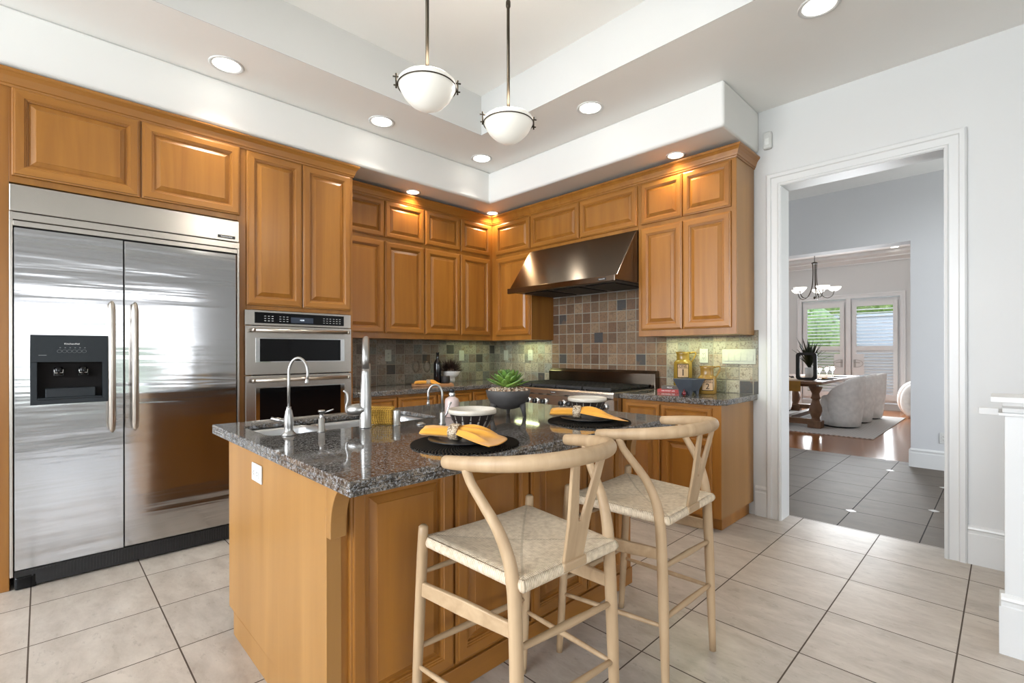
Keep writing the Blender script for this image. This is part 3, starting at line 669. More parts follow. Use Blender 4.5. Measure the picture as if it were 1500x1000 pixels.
# crown mouldings
CP = [(0,2.618),(.005,2.618),(.007,2.630),(.012,2.633),(.014,2.645),(.022,2.668),(.033,2.684),(.038,2.688),(.042,2.696),(.042,2.704),(0,2.704)]
def crown(name, path, label, group=None):
    """path: list of ((x,y), (nx,ny)) – mitred offsets"""
    mb = MB(); n = len(CP); L = [[(p[0]+d[0]*u, p[1]+d[1]*u, z) for u, z in CP] for p, d in path]
    for a in range(len(L)-1): mb.add(L[a]+L[a+1], [(i, (i+1) % n, n+(i+1) % n, n+i) for i in range(n)], 0)
    mb.add(L[0], [tuple(range(n))]); mb.add(L[-1], [tuple(range(n))[::-1]])
    return tag(mb.build(name, 'wy'), label, 'moulding')
crown('crown_moulding', [((.662,-4.66),(1,0)),((.662,-2.114),(1,1)),((.01,-2.114),(0,1))], 'maple crown moulding on top of the fridge and oven cabinets')
crown('crown_moulding', [((.350,-2.030),(1,0)),((.350,-.350),(1,-1)),((2.939,-.350),(1,-1)),((2.939,-.001),(1,0))], 'maple crown moulding running around the corner above the wall cabinets')
# base cabinets
CT = .873
def base_cab(name, label, wall, a0, a1, doors, depth=.60, drawers=None, endpanel=False):
    dr = drawers or doors
    if wall == 'L':
        t = thing(name, label, 'cabinet', (0, (a0+a1)/2, 0)); hw = (a1-a0)/2
        b = MB(); b.box(.01, depth, -hw, hw, .10, CT); b.box(.01, depth-.06, -hw, hw, 0, .10); b.build('carcass', 'wv', t, bevel=.0015)
        for d0, d1 in doors: doorL(t, d0, d1, .125, .64, depth, 0)
        for d0, d1 in dr: doorL(t, d0, d1, .665, .849, depth, 0, 'drawer', .5)
    else:
        t = thing(name, label, 'cabinet', ((a0+a1)/2, 0, 0)); hw = (a1-a0)/2
        b = MB(); b.box(-hw, hw, -depth, -.01, .10, CT); b.box(-hw, hw-.03*endpanel, -depth+.085, -.01, 0, .10); b.build('carcass', 'wv', t, bevel=.0015)
        for d0, d1 in doors: doorB(t, d0, d1, .100, .640, -depth)
        for d0, d1 in dr: doorB(t, d0, d1, .660, .849, -depth, 'drawer', .5)
    return t
base_cab('base_cabinet', 'maple base cabinet under the counter beside the oven cabinet', 'L', -2.114, -1.274, [(-2.10,-1.695),(-1.678,-1.284)])
base_cab('base_cabinet', 'maple base cabinet under the counter below the wine bottle', 'L', -1.273, -.01, [(-1.262,-.860),(-.846,-.640)])
base_cab('base_cabinet', 'maple base cabinet in the corner left of the range', 'B', .604, .934, [(.66,.925)])
eb = base_cab('base_cabinet', 'maple base cabinet at the right end of the back wall, beside the doorway', 'B', 2.158, 2.930, [(2.198,2.484),(2.499,2.872)], endpanel=True)
MB().box(.3862, .3885, -.598, -.012, .102, CT-.002).build('end_panel', 'panel', eb)  # skin in the lighter maple, daylight held in its colour
# counters
def slab(name, outer, hole, z0, z1, label, bev=.006, apron=None):
    bm = bmesh.new(); ed = []
    for loop in [outer]+([hole] if hole else []):
        vs = [bm.verts.new((x, y, z1)) for x, y in loop]
        for i in range(len(vs)): ed.append(bm.edges.new((vs[i], vs[(i+1) % len(vs)])))
    r = bmesh.ops.triangle_fill(bm, use_beauty=True, use_dissolve=True, edges=ed)
    fs = [f for f in bm.faces]
    e = bmesh.ops.extrude_face_region(bm, geom=fs)
    bmesh.ops.translate(bm, verts=[v for v in e['geom'] if isinstance(v, bmesh.types.BMVert)], vec=(0, 0, z0-z1))
    if apron:
        x0, x1, y0, y1, zb, w = apron
        for a in ((x0, x1, y0, y0+w), (x0, x1, y1-w, y1), (x0, x0+w, y0+w, y1-w), (x1-w, x1, y0+w, y1-w)):
            vs = [bm.verts.new((x, y, z)) for x in a[:2] for y in a[2:] for z in (zb, z0+.0005)]
            for f in ((0,1,3,2),(4,6,7,5),(0,4,5,1),(2,3,7,6),(0,2,6,4),(1,5,7,3)): bm.faces.new([vs[i] for i in f])
    bmesh.ops.recalc_face_normals(bm, faces=bm.faces)
    me = bpy.data.meshes.new(name); bm.to_mesh(me); bm.free(); me.materials.append(M['granite'])
    o = bpy.data.objects.new(name, me); COL.objects.link(o)
    bb = o.modifiers.new('soften', 'BEVEL'); bb.width = bev; bb.segments = 3; bb.limit_method = 'ANGLE'; bb.angle_limit = rad(50)
    return tag(o, label, 'countertop')
TI = .0100
slab('countertop', [(TI,-2.113),(.660,-2.113),(.660,-.648),(.936,-.648),(.936,-TI),(TI,-TI)], None, CT, .914, 'L shaped dark granite countertop in the corner, carrying the cutting board')
rc = lambda cx, cy, r, a0, a1, n=6: [(cx+r*cos(rad(a0+(a1-a0)*i/n)), cy+r*sin(rad(a0+(a1-a0)*i/n))) for i in range(n+1)]
slab('countertop', [(2.156,-TI),(2.156,-.640)]+[(2.93-.03,-.640),(2.964,-.576),(2.964,-TI)], None, CT, .914, 'short dark granite countertop right of the range, carrying the yellow jars')
IX0, IX1, IY0, IY1 = 1.790, 3.138, -3.335, -1.645; SLB = .893
SX0, SX1, SY0, SY1 = 1.935, 2.300, -3.255, -2.455; r = .06
hole = rc(SX0+r,SY0+r,r,180,270)+rc(SX1-r,SY0+r,r,270,360)+rc(SX1-r,SY1-r,r,0,90)+rc(SX0+r,SY1-r,r,90,180)
slab('island_countertop', [(IX0,IY0),(IX1,IY0),(IX1,IY1),(IX0,IY1)], hole, SLB, .914, 'large polished granite top of the kitchen island with a sink cut into it', .0045, (IX0, IX1, IY0, IY1, CT, .040))
# island cabinet
isl = thing('kitchen_island', 'maple kitchen island with raised panel doors facing the bar stools', 'island', (2.3, -2.45, 0))
bx = lambda mb, x0, x1, y0, y1, z0, z1, mi=0: mb.box(x0-2.3, x1-2.3, y0+2.45, y1+2.45, z0, z1, mi)
FX = 2.862; EY = -3.279; EF = -1.615
b = MB(); bx(b, 1.840, FX, EY+.02, EY+.04, .10, CT); bx(b, 1.840, 1.87, EY+.04, EF, .10, CT); bx(b, FX-.03, FX, EY+.04, EF, 0, CT); bx(b, 1.87, FX-.03, EF-.02, EF, .10, CT); bx(b, 1.90, FX-.03, EY+.04, EF, 0, .10)
b.build('carcass', 'wv', isl, bevel=.001)
b = MB(); bx(b, 1.835, FX, EY, EY+.02, .10, CT); bx(b, 1.905, FX, EY, EY+.02, 0, .10); b.build('end_panel', 'panel', isl, bevel=.002)
b = MB(); bx(b, FX-.002, FX+.006, EY, -3.232, 0, CT); b.build('corner_stile', 'panel', isl, bevel=.002)
b = MB(); bx(b, FX, FX+.012, -3.23, EF, 0, .085); b.build('base_trim', 'wy', isl, bevel=.003)
for d0, d1 in ((-3.210,-2.814),(-2.806,-2.420),(-2.408,-2.020),(-2.010,-1.716)):
    doorL(isl, d0, d1, .100, .845, FX, 0)
def corbel(yc):
    mb = MB(); R = .105; pts = [(0, CT), (.128, CT), (.128, CT-.012)]
    for i in range(13):
        a = pi/2*i/12; pts.append((.128-.100*sin(a)-.0, CT-.012-.150*(1-cos(a))))
    pts += [(.028, CT-.185), (0, CT-.185)]
    mb.prism([(p[0]+FX-2.3+.006, p[1]) for p in pts], 1, yc+2.45, yc+2.45+.050); mb.build('corbel', 'panel', isl, bevel=.002)
corbel(-3.279); corbel(EF-.052)

# ------------------------------------------------------------------ refrigerator
fr = thing('refrigerator', 'wide stainless steel side by side refrigerator with a black dispenser', 'refrigerator', (.62, -3.466, 0))
fy = lambda y: y+3.466
b = MB(); b.box(-.58, .035, fy(-3.984), fy(-2.952), .11, 2.105); b.build('cabinet_body', 'black', fr)
b = MB()
for y0, y1 in ((-4.000,-3.987),(-2.949,-2.936)): b.box(.0, .088, fy(y0), fy(y1), .08, 1.966)
b.box(.0, .086, fy(-3.987), fy(-2.949), 1.893, 1.921); b.box(0, .091, fy(-4.0), fy(-2.936), 1.925, 1.963); b.build('frame_trim', 'steel_y', fr, bevel=.002)
b = MB(); b.box(0, .086, fy(-4.0), fy(-2.936), 1.968, 2.108); b.build('top_grille', 'steel_y', fr, bevel=.004)
def fdoor(y0, y1, hy, win=None):
    d = MB()
    if win:
        wy0, wy1, wz0, wz1 = win
        for a in ((y0, y1, .112, wz0), (y0, y1, wz1, 1.884), (y0, wy0, wz0, wz1), (wy1, y1, wz0, wz1)): d.box(.040, .086, fy(a[0]), fy(a[1]), a[2], a[3])
    else: d.box(.040, .086, fy(y0), fy(y1), .112, 1.884)
    o = d.build('door', 'steel_door', fr, bevel=0 if win else .004)
    h = MB(); x = .145; zt, zb = 1.526, .789
    h.tube([(x-.002, fy(hy), zb), (x, fy(hy), zb+.015), (x, fy(hy), zb+.05), (x, fy(hy), zt-.05), (x, fy(hy), zt-.015), (x-.002, fy(hy), zt)], [.006,.0135,.0175,.0175,.0135,.006], 16)
    for z in (zb+.09, zt-.09): h.tube([(.084, fy(hy), z), (x-.005, fy(hy), z)], .009, 10)
    h.build('door_handle', 'handle', o)
    return o
fdoor(-3.982, -3.5435, -3.5975, (-3.9225,-3.612,.963,1.331)); fdoor(-3.5375, -2.954, -3.4945)
dp = MB(); Y0, Y1, Z0, Z1 = fy(-3.924), fy(-3.610), .961, 1.332; ny0, ny1, nz0, nz1 = fy(-3.898), fy(-3.634), .985, 1.187; xf = .091
for a in ((Y0,Y1,nz1,Z1),(Y0,Y1,Z0,nz0),(Y0,ny0,nz0,nz1),(ny1,Y1,nz0,nz1)): dp.box(.045, xf, *a)
dp.box(.036, .045, Y0, Y1, Z0, Z1)
disp = dp.build('water_dispenser', 'dispenser', fr, bevel=.0015)
q = MB(); q.box(.0455, .047, ny0, ny1, nz0, nz1); q.build('recess', 'ink', disp)
for yy in (fy(-3.815), fy(-3.715)):
    q = MB(); q.lathe([(.018,0),(.021,.03),(.016,.045)], 16, (.066, yy, 1.115)); q.box(.060,.074,yy-.022,yy+.022,1.110,1.150); q.build('paddle', 'black_glass', disp, bevel=.003)
    q = MB(); q.tube([(.082,yy-.018,1.150),(.083,yy-.016,1.128),(.083,yy+.016,1.128),(.082,yy+.018,1.150)], .0018, 6); q.build('paddle_wire', 'chrome', disp)
q = MB(); q.box(.046, .088, ny0+.03, ny1-.03, .995, 1.045); q.box(.046,.092,ny0,ny1,.985,.996); q.build('drip_tray', 'dispenser', disp, bevel=.004)
text('KitchenAid', .0125, 'letter', disp, (xf+.0003, fy(-3.762), 1.285), (pi/2, 0, pi/2), squeeze=1.1)
q = MB()
for i in range(6): q.tube([(xf+.0003, fy(-3.812)+.020*i+.009*cos(a), 1.245+.008*sin(a)) for a in [2*pi*j/16 for j in range(16)]], .0006, 4, closed=True)
for i in range(6): q.box(xf, xf+.0004, fy(-3.808)+.020*i-.004, fy(-3.808)+.020*i+.002, 1.262, 1.266)
q.box(xf, xf+.0004, fy(-3.893), fy(-3.862), 1.222, 1.225); q.build('printed_lettering', 'grey_print', disp)
tg = MB(); tg.box(.03, .062, fy(-3.984), fy(-2.952), .012, .100)
for i in range(70): tg.box(.062, .065, fy(-3.92)+i*.0137, fy(-3.92)+i*.0137+.006, .025, .090)
tg.build('toe_grille', 'black', fr)
tq = MB(); tq.box(.02, .066, fy(-3.984), fy(-3.90), .0, .07); tq.build('levelling_foot', 'black_glass', fr, bevel=.01)
bd = MB(); bd.box(.086, .0885, fy(-3.062), fy(-2.962), 1.985, 2.004); bdo = bd.build('name_badge', 'black', fr)
text('KitchenAid', .0145, 'letter', bdo, (.0888, fy(-3.012), 1.9945), (pi/2, 0, pi/2))

# ------------------------------------------------------------------ double oven
ov = thing('double_wall_oven', 'stainless steel microwave and oven combination built into the tall cabinet', 'oven', (.62, -2.5225, 0))
oy = lambda y: y+2.5225
b = MB(); b.box(-.5, .040, oy(-2.845), oy(-2.150), .40, 1.525); b.build('oven_body', 'black', ov)
b = MB(); b.box(.041, .070, oy(-2.899), oy(-2.146), 1.424, 1.527); cp = b.build('control_panel', 'steel_y', ov, bevel=.002)
b = MB(); b.box(.070, .0725, oy(-2.839), oy(-2.204), 1.439, 1.514); bp = b.build('touch_panel', 'black_glass', cp, bevel=.001)
b = MB(); b.box(.0725, .073, oy(-2.600), oy(-2.440), 1.449, 1.488); b.build('display', 'display', cp)
text('10:00', .014, 'glow_digits', cp, (.0732, oy(-2.522), 1.469), (pi/2, 0, pi/2))
b = MB()
for i in range(3):
    for j in range(3):
        for y in (-2.772, -2.672, -2.360, -2.285): b.box(.0725, .0729, oy(y)+i*.024-.006, oy(y)+i*.024+.006, 1.455+j*.016, 1.4575+j*.016)
b.build('printed_lettering', 'letter', cp)
def odoor(z0, z1, gz0, gz1, hz):
    d = MB(); d.box(.041, .078, oy(-2.899), oy(-2.146), z0, z1); o = d.build('door', 'steel_y', ov, bevel=.003)
    d = MB(); d.box(.077, .0795, oy(-2.836), oy(-2.202), gz0-.006, gz1+.006); d.build('window_frame', 'chrome', o, bevel=.001)
    d = MB(); d.box(.079, .0812, oy(-2.809), oy(-2.235), gz0, gz1); d.build('window', 'black_glass', o)
    d = MB(); d.tube([(.125, oy(-2.855), hz), (.125, oy(-2.200), hz)], .0125, 16)
    for y in (-2.845, -2.210): d.tube([(.077, oy(y), hz), (.125, oy(y), hz)], .011, 12); 
    for y in (-2.862, -2.193): d.tube([(.125, oy(y)-.008, hz), (.125, oy(y)+.008, hz)], .0145, 16)
    d.build('door_handle', 'handle', o)
odoor(1.083, 1.419, 1.174, 1.332, 1.388); odoor(.43, 1.076, .55, .990, 1.046)
b = MB(); b.box(.041, .07, oy(-2.899), oy(-2.146), .398, .425); b.build('bottom_vent', 'steel_y', ov)

# ------------------------------------------------------------------ range hood
hd = thing('range_hood', 'large slanted stainless steel range hood above the stove', 'hood', (1.545, 0, 1.79))
w = .604
p = [(-.012,.045),(-.012,.447),(-.372,.447),(-.655,.055),(-.690,.050),(-.690,.003),(-.672,.0),(-.672,.018),(-.05,.018)]
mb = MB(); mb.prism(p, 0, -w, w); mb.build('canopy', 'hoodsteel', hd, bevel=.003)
mb = MB(); mb.box(-w+.03, w-.03, -.66, -.06, .012, .017); fl = mb.build('filter_panel', 'black', hd)
mb = MB()
for i in range(3):
    x = -w+.10+i*.36; mb.box(x, x+.29, -.55, -.12, .004, .012)
mb.build('baffle', 'blackmatte', fl, bevel=.002)
mb = MB(); mb.box(.448, .522, -.6925, -.690, .017, .034); bo = mb.build('name_badge', 'black', hd)
text('KitchenAid', .0125, 'letter', bo, (.485, -.6928, .0255), (pi/2, 0, 0))
# ------------------------------------------------------------------ range
rg = thing('range_cooker', 'wide stainless steel professional gas range under the hood', 'stove', (1.5465, 0, 0)); w = .6085
mb = MB(); mb.box(-w, w, -.66, -.012, .12, .90); mb.box(-w+.02, w-.02, -.60, -.05, 0, .12); mb.build('range_body', 'steel', rg, bevel=.003)
mb = MB(); mb.prism([(-.66,.735),(-.705,.745),(-.712,.86),(-.722,.875),(-.722,.905),(-.71,.918),(-.02,.918),(-.02,.90),(-.66,.90)], 0, -w, w); fp = mb.build('control_front', 'steel', rg, bevel=.003)
mb = MB(); mb.prism([(-.014,.90),(-.014,1.070),(-.050,1.070),(-.085,1.045),(-.085,.90)], 0, -w, w); mb.build('backguard', 'hoodsteel', rg, bevel=.003)
for i, x in enumerate((-.508,-.412,-.31,-.21,-.112,.094,.175,.30,.41,.517)):
    kb = MB(); T = Matrix.Translation((x, -.708, .800)) @ Matrix.Rotation(rad(87), 4, 'X')
    kb.lathe([(.030,0),(.030,.008),(.026,.012)], 20, mi=1, T=T); kb.lathe([(.024,.010),(.022,.036),(.018,.042)], 20, mi=0, T=T); kb.box(-.004,.004,-.02,.02,.04,.047,0,T); kb.build('burner_knob', ['black','chrome'], rg)
mb = MB(); mb.box(-w+.03, w-.03, -.69, -.10, .9185, .922); mb.build('cooktop', 'black', rg)
for i in range(4):
    g = MB(); x0 = -w+.035+i*.286; x1 = x0+.276
    for t in range(6): xx = x0+.014+t*(x1-x0-.028)/5; g.box(xx-.006, xx+.006, -.68, -.11, .934, .952)
    for yy in (-.675,-.535,-.395,-.255,-.115): g.box(x0, x1, yy-.007, yy+.007, .930, .950)
    for xx in (x0+.02, x1-.02):
        for yy in (-.67,-.12): g.box(xx-.008, xx+.008, yy-.008, yy+.008, .922, .935)
    g.build('grate', 'iron', rg)
    for yy in (-.535,-.255):
        bb = MB(); bb.lathe([(.05,.922),(.048,.930),(.03,.934)], 20, ((x0+x1)/2, yy, 0)); bb.build('burner', 'iron', rg)
mb = MB(); mb.box(-w+.01, w-.01, -.70, -.66, .20, .725); od = mb.build('oven_door', 'steel', rg, bevel=.004)
mb = MB(); mb.tube([(-w+.06,-.752,.69),(w-.06,-.752,.69)], .013, 14)
for x in (-w+.09, w-.09): mb.tube([(x,-.70,.69),(x,-.752,.69)], .010, 10)
mb.build('door_handle', 'handle', od)
mb = MB(); mb.box(-.03,.03,-.7245,-.722,.884,.896); rb = mb.build('name_badge', 'black', rg)
text('KitchenAid', .010, 'letter', rb, (0,-.7248,.890), (pi/2,0,0))
# trim strip at the right of the range
# ------------------------------------------------------------------ sink and taps
sk = thing('double_sink', 'undermount stainless double bowl sink in the island', 'sink', (2.1175, -2.855, 0))
def bowl(name, x0, x1, y0, y1, depth):
    ox, oy_ = 2.1175, -2.855; mb = MB(); n = 6; L = []
    for (ins, z, rr) in ((-.012, SLB-.0015, .070), (0, SLB-.0015, .06), (.004, SLB-.02, .06), (.012, CT-depth+.03, .05), (.035, CT-depth, .03)):
        a, b_, c, d = x0+ins, x1-ins, y0+ins, y1-ins
        L.append([(x-ox, y-oy_, z) for x, y in rc(a+rr,c+rr,rr,180,270,n)+rc(b_-rr,c+rr,rr,270,360,n)+rc(b_-rr,d-rr,rr,0,90,n)+rc(a+rr,d-rr,rr,90,180,n)])
    m = len(L[0])
    for i in range(len(L)-1): mb.add(L[i]+L[i+1], [(k, (k+1) % m, m+(k+1) % m, m+k) for k in range(m)], 0, True)
    mb.add(L[-1], [tuple(range(m))])
    o = mb.build(name, 'sinksteel', sk)
    dn = MB(); dn.lathe([(.045,0),(.043,.004),(.02,.002)], 20, ((x0+x1)/2-ox, (y0+y1)/2-oy_, CT-depth+.0005)); dn.build('drain', 'chrome', o)
bowl('small_bowl', SX0-.003, SX1+.003, SY0-.003, -2.985, .16); bowl('large_bowl', SX0-.003, SX1+.003, -2.960, SY1+.003, .22)
ZC = .9143
ff = thing('filtered_water_tap', 'slim gooseneck water tap at the near left corner of the island', 'tap', (2.322, -3.192, ZC))
mb = MB(); mb.lathe([(.027,0),(.027,.004),(.019,.012),(.015,.020),(.017,.030),(.0175,.048),(.0165,.070),(.0125,.094),(.0085,.104),(.0095,.110)], 24); bdy = mb.build('tap_body', 'nickel', ff)
u = (-.05, .9987); u = (.60, .80)
A = Vector((u[0], u[1], 0)); path = [Vector((0,0,.105)), Vector((0,0,.20)), Vector((0,0,.238))]
R = .0355
for i in range(1, 15): a = pi - pi*1.12*i/14; path.append(Vector((0,0,.238)) + A*(R+R*cos(a)) + Vector((0,0,R*1.75*sin(a))))
mb = MB(); mb.tube(path, .0052, 12); mb.build('spout', 'nickel', ff)
e = path[-1]; mb = MB(); mb.lathe([(.0045,.006),(.006,0),(.0095,-.010),(.0095,-.013)], 16, tuple(e)); mb.build('spout_tip', 'nickel', ff)
mb = MB(); mb.tube([(-.010,-.010,.052),(-.030,-.030,.060),(-.040,-.040,.062),(-.048,-.048,.064)], [.009,.0095,.006,.0075], 12); mb.build('lever', 'nickel', ff)
sp_ = thing('soap_dispenser', 'built in brushed metal soap pump between the two tall taps', 'dispenser', (2.331, -3.067, ZC))
mb = MB(); mb.lathe([(.017,0),(.017,.003),(.0125,.006),(.0125,.052),(.0085,.054),(.0085,.078),(.0125,.080),(.0135,.084),(.011,.088)], 20); mb.build('pump_body', 'nickel', sp_)
mb = MB(); mb.tube([(.004,.006,.076),(.022,.026,.085),(.032,.036,.091)], [.0035,.0032,.0028], 8); mb.build('pump_nozzle', 'nickel', sp_)
mf = thing('kitchen_faucet', 'tall brushed nickel pull down faucet at the middle of the sink', 'faucet', (2.358, -2.888, ZC))
mb = MB(); mb.lathe([(.0265,0),(.0265,.004),(.0245,.006),(.0245,.09),(.0232,.13),(.0195,.19),(.0168,.235),(.0155,.25)], 24); mb.build('faucet_body', 'nickel', mf)
A = Vector((-.872, .489, 0)).normalized(); R = .080; path = [Vector((0,0,.248)), Vector((0,0,.295))]
for i in range(0, 15): a = pi - pi*i/14; path.append(Vector((0,0,.300)) + A*(R+R*cos(a)) + Vector((0,0,R*sin(a))))
path.append(path[-1]+Vector((0,0,-.03)))
mb = MB(); mb.tube(path, [.0153]*2+[.0148-.0015*i/15 for i in range(16)], 18); mb.build('spout', 'nickel', mf)
e = path[-1]; mb = MB(); mb.lathe([(.0165,0),(.0175,-.02),(.019,-.09),(.017,-.105)], 18, tuple(e)); mb.build('spray_head', 'nickel', mf)
B = Vector((-.70, -.714, 0))
mb = MB(); mb.tube([Vector((0,0,.078)), B*.04+Vector((0,0,.076)), B*.058+Vector((0,0,.074)), B*.072+Vector((0,0,.071)), B*.079+Vector((0,0,.070))], [.026,.0265,.0255,.020,.009], 18); hb = mb.build('handle_hub', 'nickel', mf)
mb = MB(); mb.tube(bez([B*.070+Vector((0,0,.058)), B*.080+Vector((0,0,.066)), B*.083+Vector((0,0,.088)), B*.076+Vector((0,0,.115)), B*.080+Vector((0,0,.145)), B*.094+Vector((0,0,.158))], 20), .0052, 10); mb.build('lever', 'nickel', mf)
ag = thing('air_gap', 'short cylindrical brushed metal cap right of the yellow towel', 'fitting', (2.384, -2.753, ZC))
mb = MB(); mb.lathe([(.0185,0),(.0185,.003),(.0165,.004),(.0165,.062),(.0155,.066),(.004,.067)], 24); mb.build('cap', 'nickel', ag)
hw = thing('instant_hot_tap', 'small curved tap beside the pink soap bottle', 'tap', (2.511, -2.597, ZC))
mb = MB(); mb.lathe([(.0165,0),(.0165,.003),(.0115,.008),(.0115,.05),(.009,.055)], 20); mb.build('tap_body', 'nickel', hw)
A = Vector((-.66,-.75,0)).normalized(); R = .0315; path = [Vector((0,0,.05)), Vector((0,0,.135))]
for i in range(1, 12): a = pi - pi*1.06*i/11; path.append(Vector((0,0,.135)) + A*(R+R*cos(a)) + Vector((0,0,R*1.3*sin(a))))
path.append(path[-1]+Vector((0,0,-.022)))
mb = MB(); mb.tube(path, .0048, 12); mb.build('spout', 'nickel', hw)
mb = MB(); mb.lathe([(.0055,0),(.0075,-.012),(.006,-.024)], 14, tuple(path[-1])); mb.build('spout_tip', 'nickel', hw)
mb = MB(); mb.tube([(.006,.006,.03),(.012,.014,.045),(.020,.022,.080),(.026,.030,.098)], [.006,.0045,.0035,.0045], 10); mb.build('lever', 'nickel', hw)
sw = MB(); sw.lathe([(.021,0),(.021,.004),(.012,.005),(.0115,.010)], 20); tag(sw.build('disposal_button', 'nickel', loc=(2.452,-2.672,ZC)), 'round metal push button set in the granite near the curved tap', 'button')
# outlets
def outlet(label, loc, rz, n=1, kind='outlet', mat='ivory'):
    t = thing('power_outlet' if kind == 'outlet' else 'switch_plate', label, 'outlet' if kind == 'outlet' else 'switch', loc, rz); wd = .045*n+.028 if n > 1 else .070
    mb = MB(); mb.box(-wd/2, wd/2, -.006, 0, -.0575, .0575); pl = mb.build('cover_plate', mat, t, bevel=.0025)
    for i in range(n):
        x = (i-(n-1)/2)*.046; q = MB(); q.box(x-.0165, x+.0165, -.009, -.005, -.033, .033)
        if kind == 'switch': q = MB(); q.prism([(-.006,-.033),(-.011,-.033),(-.0065,.033),(-.006,.033)], 0, x-.016, x+.016)
        s_ = q.build('rocker' if kind == 'switch' else 'socket', mat, t, bevel=.0015)
        if kind == 'outlet':
            h = MB()
            for z in (-.018, .018): h.box(x-.007,x-.0045,-.0094,-.0088,z-.004,z+.005); h.box(x+.0045,x+.007,-.0094,-.0088,z-.004,z+.005); h.lathe([(.0022,0),(.0022,.0006)], 8, T=Matrix.Translation((x,-.0088,z-.009)) @ Matrix.Rotation(pi/2,4,'X'))
            h.build('slot', 'ink', s_)
    return t
outlet('power outlet on the tiles behind the wine glasses, nearest the tall faucet', (.0095, -1.430, 1.205), RL)
outlet('light switch on the tiles just right of the dark plant', (.0095, -.511, 1.199), RL, 1, 'switch')
outlet('single light switch on the back wall tiles nearest the corner', (.212, -.0095, 1.200), 0, 1, 'switch')
outlet('power outlet on the greenish tiles left of the range', (.603, -.0095, 1.202), 0)
outlet('power outlet on the tiles above the shorter yellow jar', (2.552, -.0095, 1.203), 0)
outlet('wide five gang light switch plate at the right end of the backsplash', (2.826, -.0095, 1.198), 0, 5, 'switch')
outlet('white outlet on the wooden end panel of the island', (2.240, -3.2795, .768), 0, 1, 'outlet', 'white_plastic').rotation_euler = (0, pi/2, 0)
outlet('outlet low on the hallway wall beside the dining room opening', (3.823, 2.819, .335), 0, 1, 'outlet', 'white_plastic')
se = MB(); se.box(-.030,.030,-.035,0,-.065,.065); so_ = tag(se.build('motion_sensor', 'white_plastic', loc=(3.038,0,2.803), bevel=.014, seg=4), 'small white motion sensor high on the wall beside the soffit', 'sensor')
q = MB(); q.box(-.014,.014,-.0365,-.034,-.035,.012); q.build('sensor_window', 'white_gloss', so_, bevel=.002)
# ------------------------------------------------------------------ ceiling lights
def can(label, p, rr, lens, group):
    t = thing('recessed_light', label, 'ceiling light', p, 0, group)
    mb = MB(); mb.lathe([(rr,0),(rr,-.004),(rr*.93,-.007),(rr*.80,-.004),(rr*.76,.0)], 32, cap0=False, cap1=False); mb.build('trim_ring', 'trim', t)
    mb = MB(); mb.lathe([(rr*.77,-.0025),(rr*.01,-.0035)], 32, cap0=False, cap1=True); mb.build('lens', lens, t)
for p, l in zip(CANS, ('recessed ceiling light above the refrigerator', 'recessed ceiling light above the oven cabinet', 'recessed ceiling light in the corner between the two soffits', 'recessed ceiling light in front of the range hood', 'recessed ceiling light cut by the top edge of the photo')): can(l, p, .098, 'lens', 'recessed lights in the main ceiling')
for p, l in zip(SOFC, ('small recessed soffit light above the left wall cabinets', 'small recessed soffit light in the inner corner', 'small recessed soffit light above the right wall cabinet')): can(l, p, .070, 'lensw', 'recessed lights under the soffit')
pd = thing('pendant_light', 'white glass bowl pendant nearer the refrigerator, on a straight bronze rod', 'pendant light', (2.566, -2.712, 2.35), 0, 'pendants over the island')
mb = MB(); mb.lathe([(.006,-.090),(.035,-.086),(.068,-.068),(.096,-.040),(.114,-.008),(.120,.012),(.120,.024),(.112,.031),(.06,.036),(.01,.037)], 40); mb.build('glass_bowl', 'opal', pd)
mb = MB(); mb.tube([(.1225*cos(a), .1225*sin(a), .004) for a in [2*pi*i/48 for i in range(48)]], .0026, 8, closed=True); mb.build('ring', 'bronze', pd)
for k_ in range(2):
    a = rad(238+180*k_); T = Matrix.Rotation(a, 4, 'Z'); mb = MB()
    mb.tube([(.128,0,-.012),(.128,0,.045)], .0036, 8, T=T); mb.tube([(.112,0,.036),(.142,0,.036)], .0032, 8, T=T); mb.tube([(.120,0,.0),(.139,0,.0)], .0032, 8, T=T); mb.sphere((.128,0,.046), .005, 0, 8, T); mb.build('clamp', 'bronze', pd)
mb = MB(); mb.tube([(0,0,.04),(0,0,HT-2.35)], .0075, 10); mb.build('rod', 'bronze', pd)
mb = MB(); mb.lathe([(.06,0),(.06,.02),(.02,.03)], 24, (0,0,HT-2.35-.03)); mb.build('canopy', 'bronze', pd)
p2 = copytree(pd, (2.570, -2.240, 2.352), 0, 'white glass bowl pendant nearer the range, on a jointed bronze rod')
mb = MB(); mb.lathe([(.008,0),(.012,.01),(.012,.03),(.008,.04)], 12, (0,0,.57)); mb.build('rod_joint', 'bronze', p2)
for (x, y) in ((2.566,-2.712),(2.570,-2.240)):
    d = bpy.data.lights.new('pendant_bulb', 'POINT'); d.energy = 5; d.color = CANC; d.shadow_soft_size = .1; o = bpy.data.objects.new('pendant_bulb', d); o.location = (x, y, 2.44); COL.objects.link(o)

